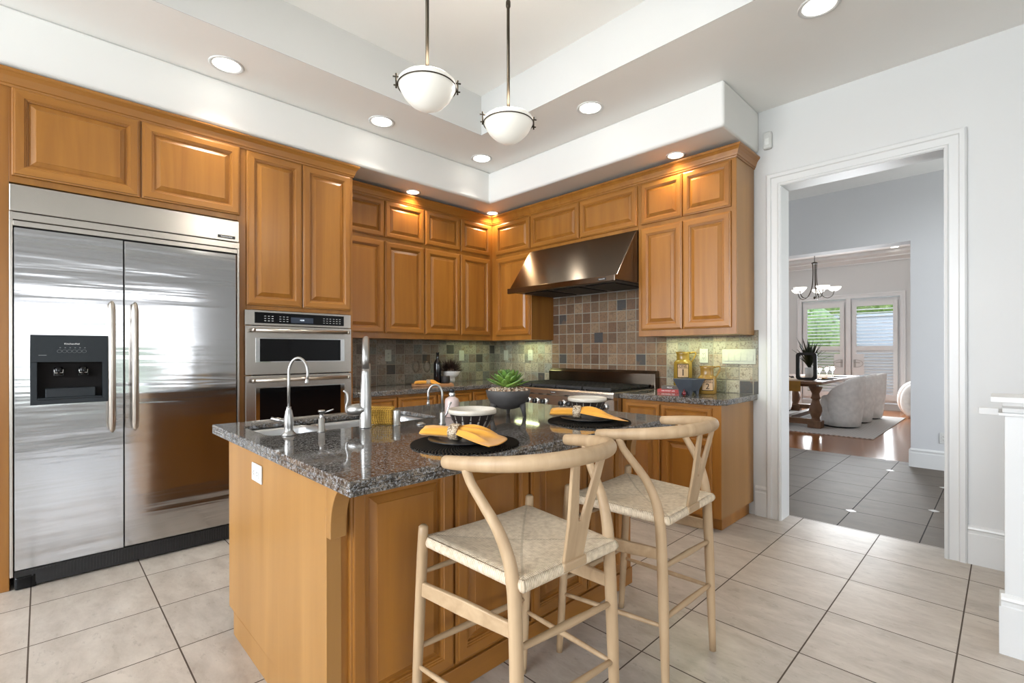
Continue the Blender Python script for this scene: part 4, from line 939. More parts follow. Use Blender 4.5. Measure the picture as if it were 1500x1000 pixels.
# ------------------------------------------------------------------ wishbone bar stools
st = thing('bar_stool', 'pale ash wishbone bar stool with woven cord seat, nearer the island corner', 'bar stool', (2.963, -2.792, 0), -.032, 'wishbone stools at the island')
FLs = lambda s, z: Vector((.044*z/.695, s*(.240-.007*z/.695), z))
bp_ = [(.452,.208,0),(.440,.2045,.40),(.432,.203,.58),(.427,.205,.64),(.416,.210,.70),(.388,.222,.77),(.345,.236,.83),(.308,.248,.88),(.293,.255,.918)]
BPTS = {s: bez([(x, s*y, z) for x, y, z in bp_], 40) for s in (-1, 1)}
def bl(s, z):
    for a, b in zip(BPTS[s], BPTS[s][1:]):
        if a.z <= z <= b.z: return a.lerp(b, (z-a.z)/max(1e-6, b.z-a.z))
    return BPTS[s][0]
for s in (-1, 1):
    mb = MB(); mb.tube([FLs(s,0), FLs(s,.03), FLs(s,.35), FLs(s,.60), FLs(s,.66), FLs(s,.690), FLs(s,.6965)], [.0125,.0135,.0168,.0170,.0160,.0150,.009], 18); mb.build('front_leg', 'ash', st)
    P = BPTS[s]; rr = [ .0130+.0060*min(1, p.z/.35) if p.z < .64 else .0190-.0060*min(1,(p.z-.64)/.24) for p in P]
    mb = MB(); mb.tube(P, rr, 18); mb.build('back_leg', 'ash', st)
def rung(name, a, b, r=.0085, wide=0):
    mb = MB(); a = Vector(a); b = Vector(b)
    if wide:
        d = (b-a).normalized(); n = d.cross(Vector((0,0,1))).normalized(); t = .0075; h = wide
        vs = []
        for p, hh in ((a, h*.55), (a.lerp(b,.5), h*.62), (b, h*.5)):
            for sg in (-1, 1):
                for zz in (-hh, hh): vs.append(p+n*t*sg+Vector((0,0,zz)))
        mb.add(vs, [(0,1,3,2),(8,10,11,9)]+[q for o_ in (0,4) for q in ((o_,o_+4,o_+5,o_+1),(o_+2,o_+3,o_+7,o_+6),(o_+1,o_+5,o_+7,o_+3),(o_,o_+2,o_+6,o_+4))])
        mb.build(name, 'ashx', st, bevel=.004)
    else:
        mb.tube([a, a.lerp(b,.12), a.lerp(b,.5), a.lerp(b,.88), b], [r*.75, r*.92, r*1.15, r*.92, r*.75], 12); mb.build(name, 'ashx', st)
for s in (-1, 1):
    rung('side_rail', FLs(s,.495), bl(s,.515), wide=.040); rung('side_stretcher', FLs(s,.245), bl(s,.263))
rung('front_stretcher', FLs(-1,.545), FLs(1,.545)); rung('front_footrest', FLs(-1,.305), FLs(1,.295), .010)
rung('back_stretcher', bl(-1,.470), bl(1,.450), .0105); rung('back_stretcher', bl(-1,.290), bl(1,.272), .0105)
# bent arm and back
AE, WA, ZE, AB, ZB = .202, .259, .923, .514, .954
path = []
for i in range(49):
    t = -1+2*i/48; a = t*pi/2; q = abs(cos(a))**.85; y = WA*(1 if a > 0 else -1)*abs(sin(a))**.85
    path.append(Vector((AE+(AB-AE)*q, y, ZE+(ZB-ZE)*q)))
path = [path[0]+Vector((-.006,0,-.0005))]+path+[path[-1]+Vector((-.006,0,-.0005))]
rr = [.010, .0165]+[.0178+.003*sin(pi*i/46) for i in range(47)]+[.0165, .010]
mb = MB(); mb.tube(path, rr, 18, flat=1.12, up=(0,0,1)); mb.build('armrest', 'ash', st)
# Y splat
mb = MB(); th = .0055
def leanx(z): return .452+(.512-.452)*((z-.64)/.30)**1.0
def slabpoly(pts):
    n = len(pts); vs = [(leanx(z)-th, y, z) for y, z in pts]+[(leanx(z)+th, y, z) for y, z in pts]
    mb.add(vs, [tuple(range(n))[::-1], tuple(range(n, 2*n))]+[(i, (i+1) % n, n+(i+1) % n, n+i) for i in range(n)])
slabpoly([(-.041,.640),(.041,.640),(.047,.765),(.006,.765),(-.006,.765),(-.047,.765)])
slabpoly([(-.047,.765),(-.006,.765),(-.042,.945),(-.072,.945)]); slabpoly([(.006,.765),(.047,.765),(.072,.945),(.042,.945)])
mb.build('splat', 'ash', st, bevel=.003)
mb = MB(); mb.box(.425, .4675, -.050, .050, .626, .6545); mb.build('seat_rail', 'ashx', st, bevel=.006)
# woven seat (four sectors meeting in an X)
n = 24; vs = []; fs = []; uvs = []
def seatpt(a, b):   # a along depth 0..1 (front..back), b across 0..1
    x = .036+(.458-.036)*a; hw = .228+(.198-.228)*a; y = (b-.5)*2*hw
    edge = min(a, 1-a, b, 1-b); z = .659-.012*min(1, edge/.35)**.8
    z += .006*(abs(b-.5)*2)**2*(1-a)
    if edge < .035: z -= .006*(1-edge/.035)
    return (x, y, z)
G = [0, .012, .03, .06]+[.06+.88*i/20 for i in range(1, 20)]+[.94, .97, .988, 1]
for a in G:
    for b in G: vs.append(seatpt(a, b)); uvs.append((a, b))
N = len(G)
for i in range(N-1):
    for j in range(N-1): fs.append((i*N+j, i*N+j+1, (i+1)*N+j+1, (i+1)*N+j))
# rolled edge and underside
ring = [j for j in range(N)]+[i*N+N-1 for i in range(1, N)]+[(N-1)*N+j for j in range(N-2, -1, -1)]+[i*N for i in range(N-2, 0, -1)]
base = ring; cx = .244
for (out, dz) in ((.006,-.010),(.007,-.020),(.003,-.030),(-.010,-.036)):
    new = []
    for idx in ring:
        x, y, z = vs[idx]; a, b = uvs[idx]; ox = (-1 if a < .001 else (1 if a > .999 else 0)); oy_ = (-1 if b < .001 else (1 if b > .999 else 0))
        vs.append((x+out*ox, y+out*oy_, z+dz)); uvs.append((a, b)); new.append(len(vs)-1)
    for q in range(len(ring)): fs.append((base[q], base[(q+1) % len(ring)], new[(q+1) % len(ring)], new[q]))
    base = new
fs.append(tuple(base[::-1]))
# notch at the back for the splat is left to the wooden rail showing through
me = bpy.data.meshes.new('woven_seat'); me.from_pydata(vs, [], fs); ul = me.uv_layers.new(name='UVMap')
for p in me.polygons:
    for li in p.loop_indices: ul.data[li].uv = uvs[me.loops[li].vertex_index]
me.polygons.foreach_set('use_smooth', [True]*len(me.polygons)); me.materials.append(M['cord'])
so2 = bpy.data.objects.new('woven_seat', me); COL.objects.link(so2); so2.parent = st
st2 = copytree(st, (2.977, -2.112, 0), .028, 'pale ash wishbone bar stool with woven cord seat, further from the island corner')

# ------------------------------------------------------------------ place settings on the island
def place(loc, rz, which, rot_n):
    z = ZC
    mb = MB(); mb.lathe([(.185,0),(.190,.002),(.188,.006),(.02,.007),(.0,.007)], 64, cap1=False); tag(mb.build('placemat', 'mat', loc=(loc[0], loc[1], z)), 'round black woven placemat, the one '+which, 'placemat', 'black placemats')
    mb = MB(); mb.lathe([(.075,0),(.085,.004),(.128,.012),(.130,.014),(.126,.015),(.083,.008),(.0,.006)], 48, cap1=False); tag(mb.build('plate', 'black', loc=(loc[0], loc[1], z+.0072)), 'flat black plate under the yellow napkin, '+which, 'plate', 'black plates')
def napkin(loc, rz, label, group, seed, k=1.0, far=None, ln=.138):
    """gathered linen: a rolled bundle along -x, the ring at x=0, an open folded sheet along +x ending on the path 'far'"""
    rnd = random.Random(seed); mb = MB(); n = 32; L = []; ph = rnd.uniform(0, 6)
    secs = [(-ln,.004,.004),(-ln*.985,.018,.011),(-ln*.92,.026,.016),(-ln*.7,.028,.018),(-ln*.4,.024,.0185),(-ln*.15,.020,.0185),(0,.018,.0185),(.010,.019,.019)]
    for i, (x, hw, hh) in enumerate(secs):
        ring_ = []
        for q in range(n):
            a = 2*pi*q/n; c, s_ = cos(a), sin(a); f = 1+.10*sin(5*a+ph+i*.30)+.05*sin(9*a+ph*2)
            ring_.append(((x+.006*sin(3*a+ph))*k, hw*c*f*k, max(.001, hh+hh*s_*f)*k))
        L.append(ring_)
    for a in range(len(L)-1): mb.add(L[a]+L[a+1], [(q, (q+1) % n, n+(q+1) % n, n+q) for q in range(n)], 0, True)
    mb.add(L[0], [tuple(range(n))[::-1]], 0, True); mb.add(L[-1], [tuple(range(n))], 0, True)
    F = bez([(x, y, 0) for x, y in (far or [(.06,.03),(.115,.015),(.12,-.012),(.07,-.03)])], 36); T_ = 26; S_ = len(F); vs = []
    def hgt(t, u):
        b = .034*(1-t)**1.3*(1-.55*u*u)
        r1 = .026*math.exp(-((u-.42+.10*t)/.17)**2)*sin(pi*min(1, t*1.12))**.8
        r2 = .017*math.exp(-((u+.08-.15*t)/.13)**2)*sin(pi*min(1, t*1.05))
        r3 = .012*math.exp(-((u+.62)/.14)**2)*sin(pi*min(1, t*1.2))
        return .004+b+r1+r2+r3+.004*max(0, t-.75)*(1+sin(6*u+ph))
    for lay in (0, 1):
        for i in range(T_+1):
            t = i/T_
            for j in range(S_):
                u = 1-2*j/(S_-1); e_ = F[j]; x0_, y0_ = .002, .019*u
                x = x0_+(e_.x-x0_)*t; y = y0_+(e_.y-y0_)*t; z = hgt(t, u)-(.0016 if lay else 0)
                if lay: z = max(.0008, z)
                vs.append((x*k, y*k, z*k))
    fs = []; o_ = (T_+1)*S_
    for i in range(T_):
        for j in range(S_-1):
            q = (i*S_+j, i*S_+j+1, (i+1)*S_+j+1, (i+1)*S_+j); fs.append(q); fs.append(tuple(o_+w for w in q[::-1]))
    bd_ = [T_*S_+j for j in range(S_)]
    for q, w in zip(bd_, bd_[1:]): fs.append((q, w, o_+w, o_+q))
    for i in range(T_):
        fs.append((i*S_, (i+1)*S_, o_+(i+1)*S_, o_+i*S_)); fs.append((i*S_+S_-1, o_+i*S_+S_-1, o_+(i+1)*S_+S_-1, (i+1)*S_+S_-1))
    mb.add(vs, fs, 0, True)
    o = mb.build('napkin', 'napkin', loc=loc); o.rotation_euler = (0, 0, rz); return tag(o, label, 'napkin', group)
def nring(loc, rz, label, group, r=.026, w=.019):
    T = Matrix.Rotation(pi/2, 4, 'Y'); mb = MB(); mb.lathe([(r,-w),(r+.003,-w*.6),(r+.003,w*.6),(r,w),(r-.003,w),(r-.003,-w),(r,-w)], 32, cap0=False, cap1=False, T=T)
    o = mb.build('napkin_ring', 'beads', loc=loc); o.rotation_euler = (0, 0, rz); return tag(o, label, 'napkin ring', group)
P1, P2 = (2.945,-2.815), (2.928,-2.072)
place(P1, 0, 'nearer the island corner', 0); place(P2, 0, 'further from the island corner', 0)
NZ = ZC+.0225
napkin((2.930,-2.846,NZ), .37, 'yellow linen napkin gathered through a beaded ring, in front of the left stool back', 'yellow napkins', 3, 1.0, [(.095,.105),(.150,.075),(.190,.020),(.200,-.060),(.192,-.118)])
nring((2.930,-2.846,NZ+.021), .37, 'beaded napkin ring on the napkin nearer the island corner', 'napkin rings')
napkin((2.876,-2.092,NZ), .54, 'yellow linen napkin gathered through a beaded ring, in front of the right stool back', 'yellow napkins', 8, 1.0, [(.150,.030),(.172,-.015),(.205,-.080),(.235,-.150)], .124)
nring((2.876,-2.092,NZ+.021), .54, 'beaded napkin ring on the napkin further from the island corner', 'napkin rings')
def patbowl(loc, label):
    t = thing('serving_bowl', label, 'bowl', loc, 0, 'patterned bowls')
    mb = MB(); mb.lathe([(.052,0),(.056,.004),(.072,.020),(.086,.045),(.0935,.068)], 48, cap1=False); o = mb.build('bowl_body', 'darkclay', t)
    mb = MB(); mb.lathe([(.0935,.068),(.0995,.069),(.1005,.080),(.0985,.087),(.094,.087),(.090,.070),(.078,.035),(.05,.014),(.0,.012)], 48, cap0=False, cap1=False); mb.build('rim', 'cream', t)
    mb = MB()
    prof_ = lambda z: .056+(.0935-.056)*((z-.004)/.064)**.62+.0006
    for k_ in range(16):
        a0 = 2*pi*k_/16; vs = []; fs = []; m = 8
        for q in range(m):
            f = q/(m-1); z = .012+.054*f; ha = .125*(1-f)+.004; sh = .05*f; rr_ = prof_(z)+.0006
            vs += [(rr_*cos(a0-ha+sh), rr_*sin(a0-ha+sh), z), (rr_*cos(a0+sh*.6), rr_*sin(a0+sh*.6), z), (rr_*cos(a0+ha*.35+sh), rr_*sin(a0+ha*.35+sh), z)]
        for q in range(m-1): fs += [(q*3, q*3+1, q*3+4, q*3+3), (q*3+1, q*3+2, q*3+5, q*3+4)]
        mb.add(vs, fs, 0, True)
    mb.build('triangle_pattern', 'clayline', o)
    return t
patbowl((2.722,-2.598,ZC), 'cream rimmed bowl with dark hatched triangles, between the soap bottle and napkin')
patbowl((2.752,-1.850,ZC), 'cream rimmed bowl with dark hatched triangles, in front of the range knobs')
# yellow towel
mb = MB(); n = 14
def tw(x0, x1, y0, y1, z0, z1): mb.box(x0, x1, y0, y1, z0, z1)
mb.prism([(-.020,.0),(.020,.0),(.024,.03),(.022,.066),(.012,.078),(-.010,.080),(-.022,.070),(-.025,.03)], 1, -.062, .062)
t_ = mb.build('dish_towel', 'waffle', bevel=.008, loc=(2.316,-2.795,ZC), seg=3); t_.rotation_euler = (0, 0, .72-pi/2+.0); tag(t_, 'folded yellow waffle towel standing beside the tall faucet', 'towel')
# soap bottle
sb = thing('soap_bottle', 'pale pink ceramic soap bottle with a dark cap, behind the patterned bowl', 'bottle', (2.339,-2.413,ZC))
mb = MB(); mb.lathe([(.032,0),(.035,.004),(.035,.078),(.031,.090),(.018,.098),(.014,.100)], 28); mb.build('bottle_body', 'pinkish', sb)
mb = MB(); mb.lathe([(.0145,.099),(.0155,.102),(.0155,.118),(.0145,.120)], 20); mb.build('collar', 'chrome', sb)
mb = MB(); mb.lathe([(.013,.119),(.013,.137),(.011,.140)], 20); mb.build('cap', 'black', sb)
# planter with succulent
pl = thing('potted_succulent', 'charcoal footed stone bowl planted with a green succulent rosette', 'potted plant', (2.528,-2.205,ZC))
mb = MB(); mb.lathe([(.0,.036),(.03,.037),(.060,.046),(.088,.068),(.105,.098),(.1125,.130),(.1105,.133),(.104,.130),(.0985,.122)], 48, cap0=False, cap1=False); mb.build('bowl', 'stonebowl', pl)
for k_ in range(3):
    a = rad(-104+120*k_); c_, s_ = cos(a), sin(a); mb = MB(); mb.tube([(.080*c_,.080*s_,.066),(.088*c_,.088*s_,.035),(.094*c_,.094*s_,0)], [.018,.012,.008], 10); mb.build('leg', 'stonebowl', pl)
mb = MB(); rnd = random.Random(4)
mb.lathe([(.100,.124),(.0,.140)], 32, cap0=False, cap1=False)
for i in range(420):
    rr_ = .100*math.sqrt(rnd.random()); a = rnd.uniform(0, 2*pi); s = rnd.uniform(.0045, .0085); mb.sphere((rr_*cos(a), rr_*sin(a), (.126+.016*(1-rr_/.098))+rnd.uniform(0,.010)), (s, s*.8, s*.7), 0, 6)
pb = mb.build('pebbles', 'pebble', pl); pb['kind'] = 'stuff'
def succ(name, parent, sc=1.0):
    mb = MB(); rnd = random.Random(11)
    for ring_, (cnt, ln, wd, up, z) in enumerate(((13,.104,.019,.16,.004),(12,.094,.020,.42,.010),(10,.080,.020,.72,.016),(8,.064,.018,1.02,.022),(6,.048,.014,1.25,.026),(4,.036,.010,1.42,.028))):
        for k_ in range(cnt):
            a = 2*pi*(k_+.5*(ring_ % 2)+rnd.uniform(-.12,.12))/cnt; l_ = ln*rnd.uniform(.9,1.08)*sc; up_ = up+rnd.uniform(-.08,.08)
            T = Matrix.Translation((0,0,z)) @ Matrix.Rotation(a,4,'Z') @ Matrix.Rotation(-up_,4,'Y'); vs=[]; fs=[]; m=9
            for i in range(m):
                t = i/(m-1); w_ = wd*sc*(sin(pi*min(1,(t*.80+.20))**.85)**.75 if t < 1 else 0)*(1 if t<.98 else .1); x = l_*t; zc = .012*t*t*sc+ .010*sc*t
                for q,(yy,zz) in enumerate(((-1,.35),(-.55,.08),(0,0),(.55,.08),(1,.35),(.5,-.30),(0,-.42),(-.5,-.30))): vs.append((x, yy*w_*1.32, zc+zz*w_*.55))
            for i in range(m-1):
                for q in range(8): fs.append((i*8+q, i*8+(q+1)%8, (i+1)*8+(q+1)%8, (i+1)*8+q))
            fs.append(tuple(range(8))); fs.append(tuple(range((m-1)*8, m*8)))
            mb.add(vs, fs, 1 if rnd.random() < .06 and ring_ < 2 else 0, True, T)
    return mb.build(name, ['succ','succd'], parent, loc=(0,0,.140))
succ('succulent_leaves', pl, 1.12)

# ------------------------------------------------------------------ left counter still life
BD = Vector((.424,-1.196,.9143)); bth = math.atan2(.331,.200)
cb = MB(); cb.box(-.195,.195,-.005,.21,0,.0225); cbo = cb.build('cutting_board', 'boardwood', loc=(.526,-1.2555,.9143), bevel=.003); cbo.rotation_euler = (0,0,bth); tag(cbo, 'wooden cutting board on the left counter carrying a wine bottle', 'cutting board')
BZ = .9143+.0228
mb = MB(); mb.lathe([(.036,0),(.0375,.004),(.0375,.185),(.034,.205),(.018,.228),(.0145,.240),(.0138,.285),(.0155,.287),(.0155,.297),(.0125,.299)], 28); tag(mb.build('wine_bottle', 'bottleglass', loc=(.420,-1.128,BZ)), 'black wine bottle standing on the cutting board', 'bottle')
mb = MB(); mb.lathe([(.036,0),(.041,.006),(.0435,.03),(.041,.066),(.038,.070),(.036,.068),(.038,.03),(.0,.010)], 28, cap1=False); tag(mb.build('black_cup', 'blackmatte', loc=(.486,-1.082,BZ)), 'small round black cup in front of the wine bottle', 'cup')
gp_ = thing('pedestal_planter', 'white pedestal bowl with a spiky dark plant, right of the wine bottle', 'potted plant', (.385,-.945,BZ))
mb = MB(); mb.lathe([(.046,0),(.046,.030),(.044,.044),(.060,.052),(.085,.075),(.098,.106),(.100,.110),(.095,.110),(.08,.085)], 40, cap1=False); mb.build('bowl', 'white_gloss', gp_)
mb = MB(); rnd = random.Random(9)
for i in range(520):
    a, el = rnd.uniform(0,2*pi), rnd.uniform(.1,1.5); l_ = rnd.uniform(.085,.155)*(.78+.26*sin(el)); d = Vector((cos(a)*cos(el), sin(a)*cos(el), sin(el))); o_ = Vector((cos(a)*.03*rnd.random(), sin(a)*.03*rnd.random(), .098)); u_ = d.orthogonal().normalized()*.0028; u_.rotate(Matrix.Rotation(rnd.uniform(0,6),3,d))
    mb.add([o_-u_, o_+u_, o_+d*l_*.6+u_, o_+d*l_, o_+d*l_*.6-u_], [(0,1,2,3,4)])
mb.sphere((0,0,.10), (.085,.085,.05), 0, 12); mb.build('spiky_foliage', 'purplegrass', gp_)
n_ = napkin((.480,-1.278,BZ), bth+.02, 'rolled yellow napkin lying on the cutting board', 'yellow napkins', 21, .90)
nring((.480,-1.278,BZ+.018), bth+.02, 'ring on the rolled napkin on the cutting board', 'napkin rings', .0225, .018)
def wineglass(loc, label, group, par=None):
    mb = MB(); mb.lathe([(.034,0),(.034,.0015),(.006,.005),(.0038,.010),(.0036,.095),(.006,.102),(.026,.118),(.036,.145),(.0365,.165),(.030,.215),(.0290,.215),(.0355,.165),(.035,.146),(.025,.1195),(.004,.104)], 28, cap1=False)
    return tag(mb.build('wine_glass', 'glass', loc=loc), label, 'wine glass', group)
wineglass((.335,-1.318,BZ), 'stemmed wine glass on the counter behind the rolled napkin, further from the bottle', 'wine glasses on the left counter')
wineglass((.330,-1.190,BZ), 'stemmed wine glass on the counter behind the rolled napkin, nearest the bottle', 'wine glasses on the left counter')

# ------------------------------------------------------------------ right counter still life
def jar(loc, label, H_, r, digit, word, glaze):
    t = thing('ceramic_jar', label, 'jar', loc, rad(38), 'yellow numbered jars'); k_ = H_/.32
    s = .232 if k_ > .9 else .118; nk = H_
    prof_ = [(r*.92,0),(r,.006),(r*1.0,s*.55),(r*.97,s),(r*.86,s+.014),(r*.72,s+.020),(r*.67,s+.028),(r*.68,nk-.02),(r*.80,nk),(r*.76,nk),(r*.62,nk-.03),(r*.58,s+.03)]
    mb = MB(); mb.lathe(prof_, 40, cap1=False); mb.build('jar_body', glaze, t)
    mb = MB(); mb.tube(bez([(r*.74,0,nk-.010),(r*1.25,0,nk-.004),(r*1.38,0,nk-.020),(r*1.12,0,s+.030),(r*.92,0,s+.006)], 20), .006, 10, flat=1.0); mb.build('handle', glaze, t)
    # printed label wrapped on the belly, facing the room
    zc = .168 if k_ > .9 else .070; hh = .056 if k_ > .9 else .044; mb = MB(); F = -pi/2-.20; n = 12; wA = .62
    def strip(a0, a1, z0, z1, rr_, mi):
        vs = []; fs = []
        for i in range(n+1): a = a0+(a1-a0)*i/n; vs += [(rr_*cos(a), rr_*sin(a), z0), (rr_*cos(a), rr_*sin(a), z1)]
        for i in range(n): fs.append((2*i, 2*i+2, 2*i+3, 2*i+1))
        mb.add(vs, fs, mi, True)
    strip(F-wA, F+wA, zc-hh, zc+hh, r+.0008, 0); strip(F-wA+.06, F+wA-.06, zc-hh+.005, zc+hh-.005, r+.0014, 1); strip(F-wA+.06, F+wA-.06, zc+hh*.38, zc+hh*.38+.003, r+.002, 0)
    lb = mb.build('label', ['ink','labelcream'], t)
    c_, s_ = cos(F), sin(F); rot = (pi/2, 0, F+pi/2)
    text(word, hh*.50, 'ink', lb, ((r+.003)*c_, (r+.003)*s_, zc+hh*.66), rot, 'word'); text(digit, hh*1.35, 'ink', lb, ((r+.003)*c_, (r+.003)*s_, zc-hh*.28), rot, 'number', .001)
    return t
jar((2.418,-.105,ZC), 'taller yellow jar numbered 1, behind the slate bowl', .322, .073, '1', 'ONE', 'mustard')
jar((2.662,-.205,ZC), 'shorter yellow jar numbered 2, right of the slate bowl', .212, .070, '2', 'TWO', 'mustard2')
# slate bowl on feet
mo = thing('slate_bowl', 'square flared slate blue bowl on wedge feet, in front of the yellow jars', 'bowl', (2.600,-.382,ZC), -.16)
mb = MB(); L = []
for (h, z) in ((.052,.030),(.066,.060),(.086,.118),(.080,.120),(.060,.070),(.03,.055)):
    L.append([(x, y, z) for x, y in rc(-h+.014,-h+.014,.014,180,270,3)+rc(h-.014,-h+.014,.014,270,360,3)+rc(h-.014,h-.014,.014,0,90,3)+rc(-h+.014,h-.014,.014,90,180,3)])
m = len(L[0])
for i in range(len(L)-1): mb.add(L[i]+L[i+1], [(q,(q+1)%m,m+(q+1)%m,m+q) for q in range(m)])
mb.add(L[0],[tuple(range(m))[::-1]]); mb.add(L[-1],[tuple(range(m))]); mb.build('bowl_body', 'bluestone', mo, bevel=.002)
for sx_ in (-1,1):
    for sy_ in (-1,1):
        mb = MB(); mb.add([(sx_*.054,sy_*.054,.045),(sx_*.014,sy_*.050,.040),(sx_*.014,sy_*.014,.040),(sx_*.050,sy_*.014,.040),(sx_*.050,sy_*.050,0),(sx_*.034,sy_*.048,0),(sx_*.034,sy_*.034,0),(sx_*.048,sy_*.034,0)], [(0,1,2,3),(4,5,6,7),(0,1,5,4),(1,2,6,5),(2,3,7,6),(3,0,4,7)]); mb.build('foot', 'bluestone', mo)
mb = MB(); mb.sphere((0,0,.018), (.014,.014,.018), 0, 14); mb.lathe([(.004,.034),(.007,.044),(.0,.048)], 10, cap1=False); tag(mb.build('red_glass_bead', 'redbead', loc=(2.630,-.520,ZC)), 'small dark red glass ornament in front of the slate bowl', 'ornament')
def book(loc, rz, dims, cover, label, words):
    t = thing('book', label, 'book', loc, rz, 'small stacked books'); l_, w_, h_ = dims
    mb = MB(); mb.box(-l_/2, l_/2, 0, w_, 0, .003); mb.box(-l_/2, l_/2, 0, w_, h_-.003, h_); mb.box(-l_/2, l_/2, -.002, .003, 0, h_); cv = mb.build('cover', cover, t, bevel=.001)
    mb = MB(); mb.box(-l_/2+.004, l_/2-.004, .003, w_-.004, .003, h_-.003); mb.build('pages', 'paper', t)
    text(words, h_*.62, 'letter', cv, (0, -.0024, h_/2), (pi/2,0,0), 'spine_lettering'); return t
book((2.400,-.322,ZC), .20, (.170,.085,.024), 'redbook', 'red book lying flat at the bottom of the small stack', 'THE SWEET LIFE')
book((2.410,-.312,ZC+.0242), .24, (.130,.075,.028), 'darkbook', 'dark book with pale lettering, topmost of the small stack', 'RELIC')

# ------------------------------------------------------------------ dining room
rgm = MB(); rgm.box(-.3, 2.975, 4.47, 7.55, .001, .012); ro = rgm.build('area_rug', 'rugm', bevel=.003); tag(ro, 'pale patterned rug under the dining table', 'rug')
RZ = .0125
tb = thing('dining_table', 'dark wood trestle dining table seen through the doorway', 'table', (1.66, 6.25, RZ))
mb = MB(); mb.box(-.60,.60,-1.40,1.40,.703,.748); mb.build('tabletop', 'tablewood', tb, bevel=.006)
mb = MB(); mb.box(-.50,.50,-1.28,-1.12,.660,.703); mb.box(-.50,.50,1.12,1.28,.660,.703); mb.build('apron', 'tablewood', tb, bevel=.004)
mb = MB(); mb.box(-.50,.50,-1.26,-1.14,.05,.14); mb.box(-.50,.50,1.14,1.26,.05,.14); mb.box(-.05,.05,-1.14,1.14,.06,.13); mb.build('stretcher', 'tablewood', tb, bevel=.004)
LPF = [(.075,.115),(.062,.125),(.055,.16),(.075,.21),(.092,.27),(.088,.33),(.060,.40),(.050,.45),(.072,.475),(.058,.50),(.052,.55),(.075,.60),(.092,.635),(.095,.660)]
for sx_ in (-1,1):
    for sy_ in (-1,1):
        mb = MB(); mb.lathe(LPF, 24, (sx_*.47, sy_*1.20, 0)); mb.box(sx_*.47-.095, sx_*.47+.095, sy_*1.20-.095, sy_*1.20+.095, 0, .115); mb.build('leg', 'tablewood', tb, bevel=.004)
TZ = RZ+.7485
mb = MB(); mb.box(-.25,.25,-1.41,1.41,0,.003); mb.box(-.25,.25,-1.4125,-1.4095,-.165,.003); ru = mb.build('table_runner', 'runner', loc=(1.72,6.25,TZ+.0005)); tag(ru, 'mustard runner hanging over the near end of the dining table', 'table runner')
def tub(loc, rz, label):
    t = thing('dining_chair', label, 'chair', loc, rz, 'white upholstered barrel chairs')
    mb = MB(); n = 28; L = []
    for (s, z) in ((.92,.03),(1.0,.10),(1.02,.40),(.98,.47),(.88,.495),(.3,.505)):
        L.append([(.255*s*cos(2*pi*i/n)-.0, .265*s*sin(2*pi*i/n), z) for i in range(n)])
    for i in range(len(L)-1): mb.add(L[i]+L[i+1], [(q,(q+1)%n,n+(q+1)%n,n+q) for q in range(n)], 0, True)
    mb.add(L[0],[tuple(range(n))[::-1]],0,True); mb.add(L[-1],[tuple(range(n))],0,True); mb.build('seat', 'boucle', t)
    # wrap around back, open towards -x
    mb = MB(); K = 30; ri, ro_ = .235, .315; vs = []; fs = []
    for i in range(K+1):
        u_ = -1+2*i/K; a = u_*rad(118); c_, s_ = cos(a), sin(a); zt = .835-.33*abs(u_)**2.6; q = 1-.12*abs(u_)**4; fl = 1.05
        sec = [(ro_*.86*q,.025),(ro_*.95*q,.20),(ro_*fl*q,.50),(ro_*fl*1.03*q,zt-.03),(ro_*1.0*fl*q,zt),(ri*1.10*fl,zt-.005),(ri*1.05*fl,zt-.05),(ri*.98,.46),(ri*.95,.025)]
        for r_, z in sec: vs.append((r_*c_+.01, r_*s_*1.0, z))
    m = 9
    for i in range(K):
        for q in range(m): fs.append((i*m+q, i*m+(q+1)%m, (i+1)*m+(q+1)%m, (i+1)*m+q))
    fs.append(tuple(range(m))); fs.append(tuple(range(K*m,(K+1)*m))[::-1]); mb.add(vs, fs, 0, True); mb.build('backrest', 'boucle', t)
    mb = MB(); mb.lathe([(.225,0),(.225,.03)], 28); mb.build('base', 'blackmatte', t); return t
c0 = tub((2.365,5.50,RZ), 0, 'white barrel dining chair nearest the doorway, right side of the table')
copytree(c0, (2.385,6.28,RZ), 0, 'white barrel dining chair in the middle of the right side of the table'); copytree(c0, (2.42,7.03,RZ), 0, 'white barrel dining chair furthest along the right side of the table')
copytree(c0, (.94,6.42,RZ), pi, 'shaded barrel dining chair on the far side of the table, seen under the runner'); copytree(c0, (.94,7.13,RZ), pi, 'shaded barrel dining chair on the far side of the table, beside the turned leg')
# lantern frame with plant pot
lf = MB(); P_ = []
o_ = [(x, z) for x, z in rc(-.150+.05,.0+.05,.05,180,270,5)+rc(.150-.05,.05,.05,270,360,5)+rc(.150-.05,.455-.05,.05,0,90,5)+rc(-.150+.05,.455-.05,.05,90,180,5)]
i_ = [(x*.66, .038+(z)*.825) for x, z in o_]; m = len(o_)
for y in (-.05,.05): lf.add([(x,y,z) for x,z in o_]+[(x,y,z) for x,z in i_], [(q,(q+1)%m,m+(q+1)%m,m+q) for q in range(m)])
lf.add([(x,-.05,z) for x,z in o_]+[(x,.05,z) for x,z in o_], [(q,(q+1)%m,m+(q+1)%m,m+q) for q in range(m)]); lf.add([(x,-.05,z) for x,z in i_]+[(x,.05,z) for x,z in i_], [(q,(q+1)%m,m+(q+1)%m,m+q) for q in range(m)])
lo = lf.build('black_vase', 'blackmatte', loc=(1.945,5.27,TZ+.0042)); lo.rotation_euler=(0,0,.15); tag(lo, 'black open frame vase standing on the dining table', 'vase')
pp = thing('potted_plant', 'dark pointed leaf plant in a white pot on the dining table', 'potted plant', (1.90,5.62,TZ+.004))
mb = MB(); mb.lathe([(.055,0),(.065,.01),(.068,.20),(.062,.20),(.06,.18)], 24, cap1=False); mb.build('pot', 'white_gloss', pp)
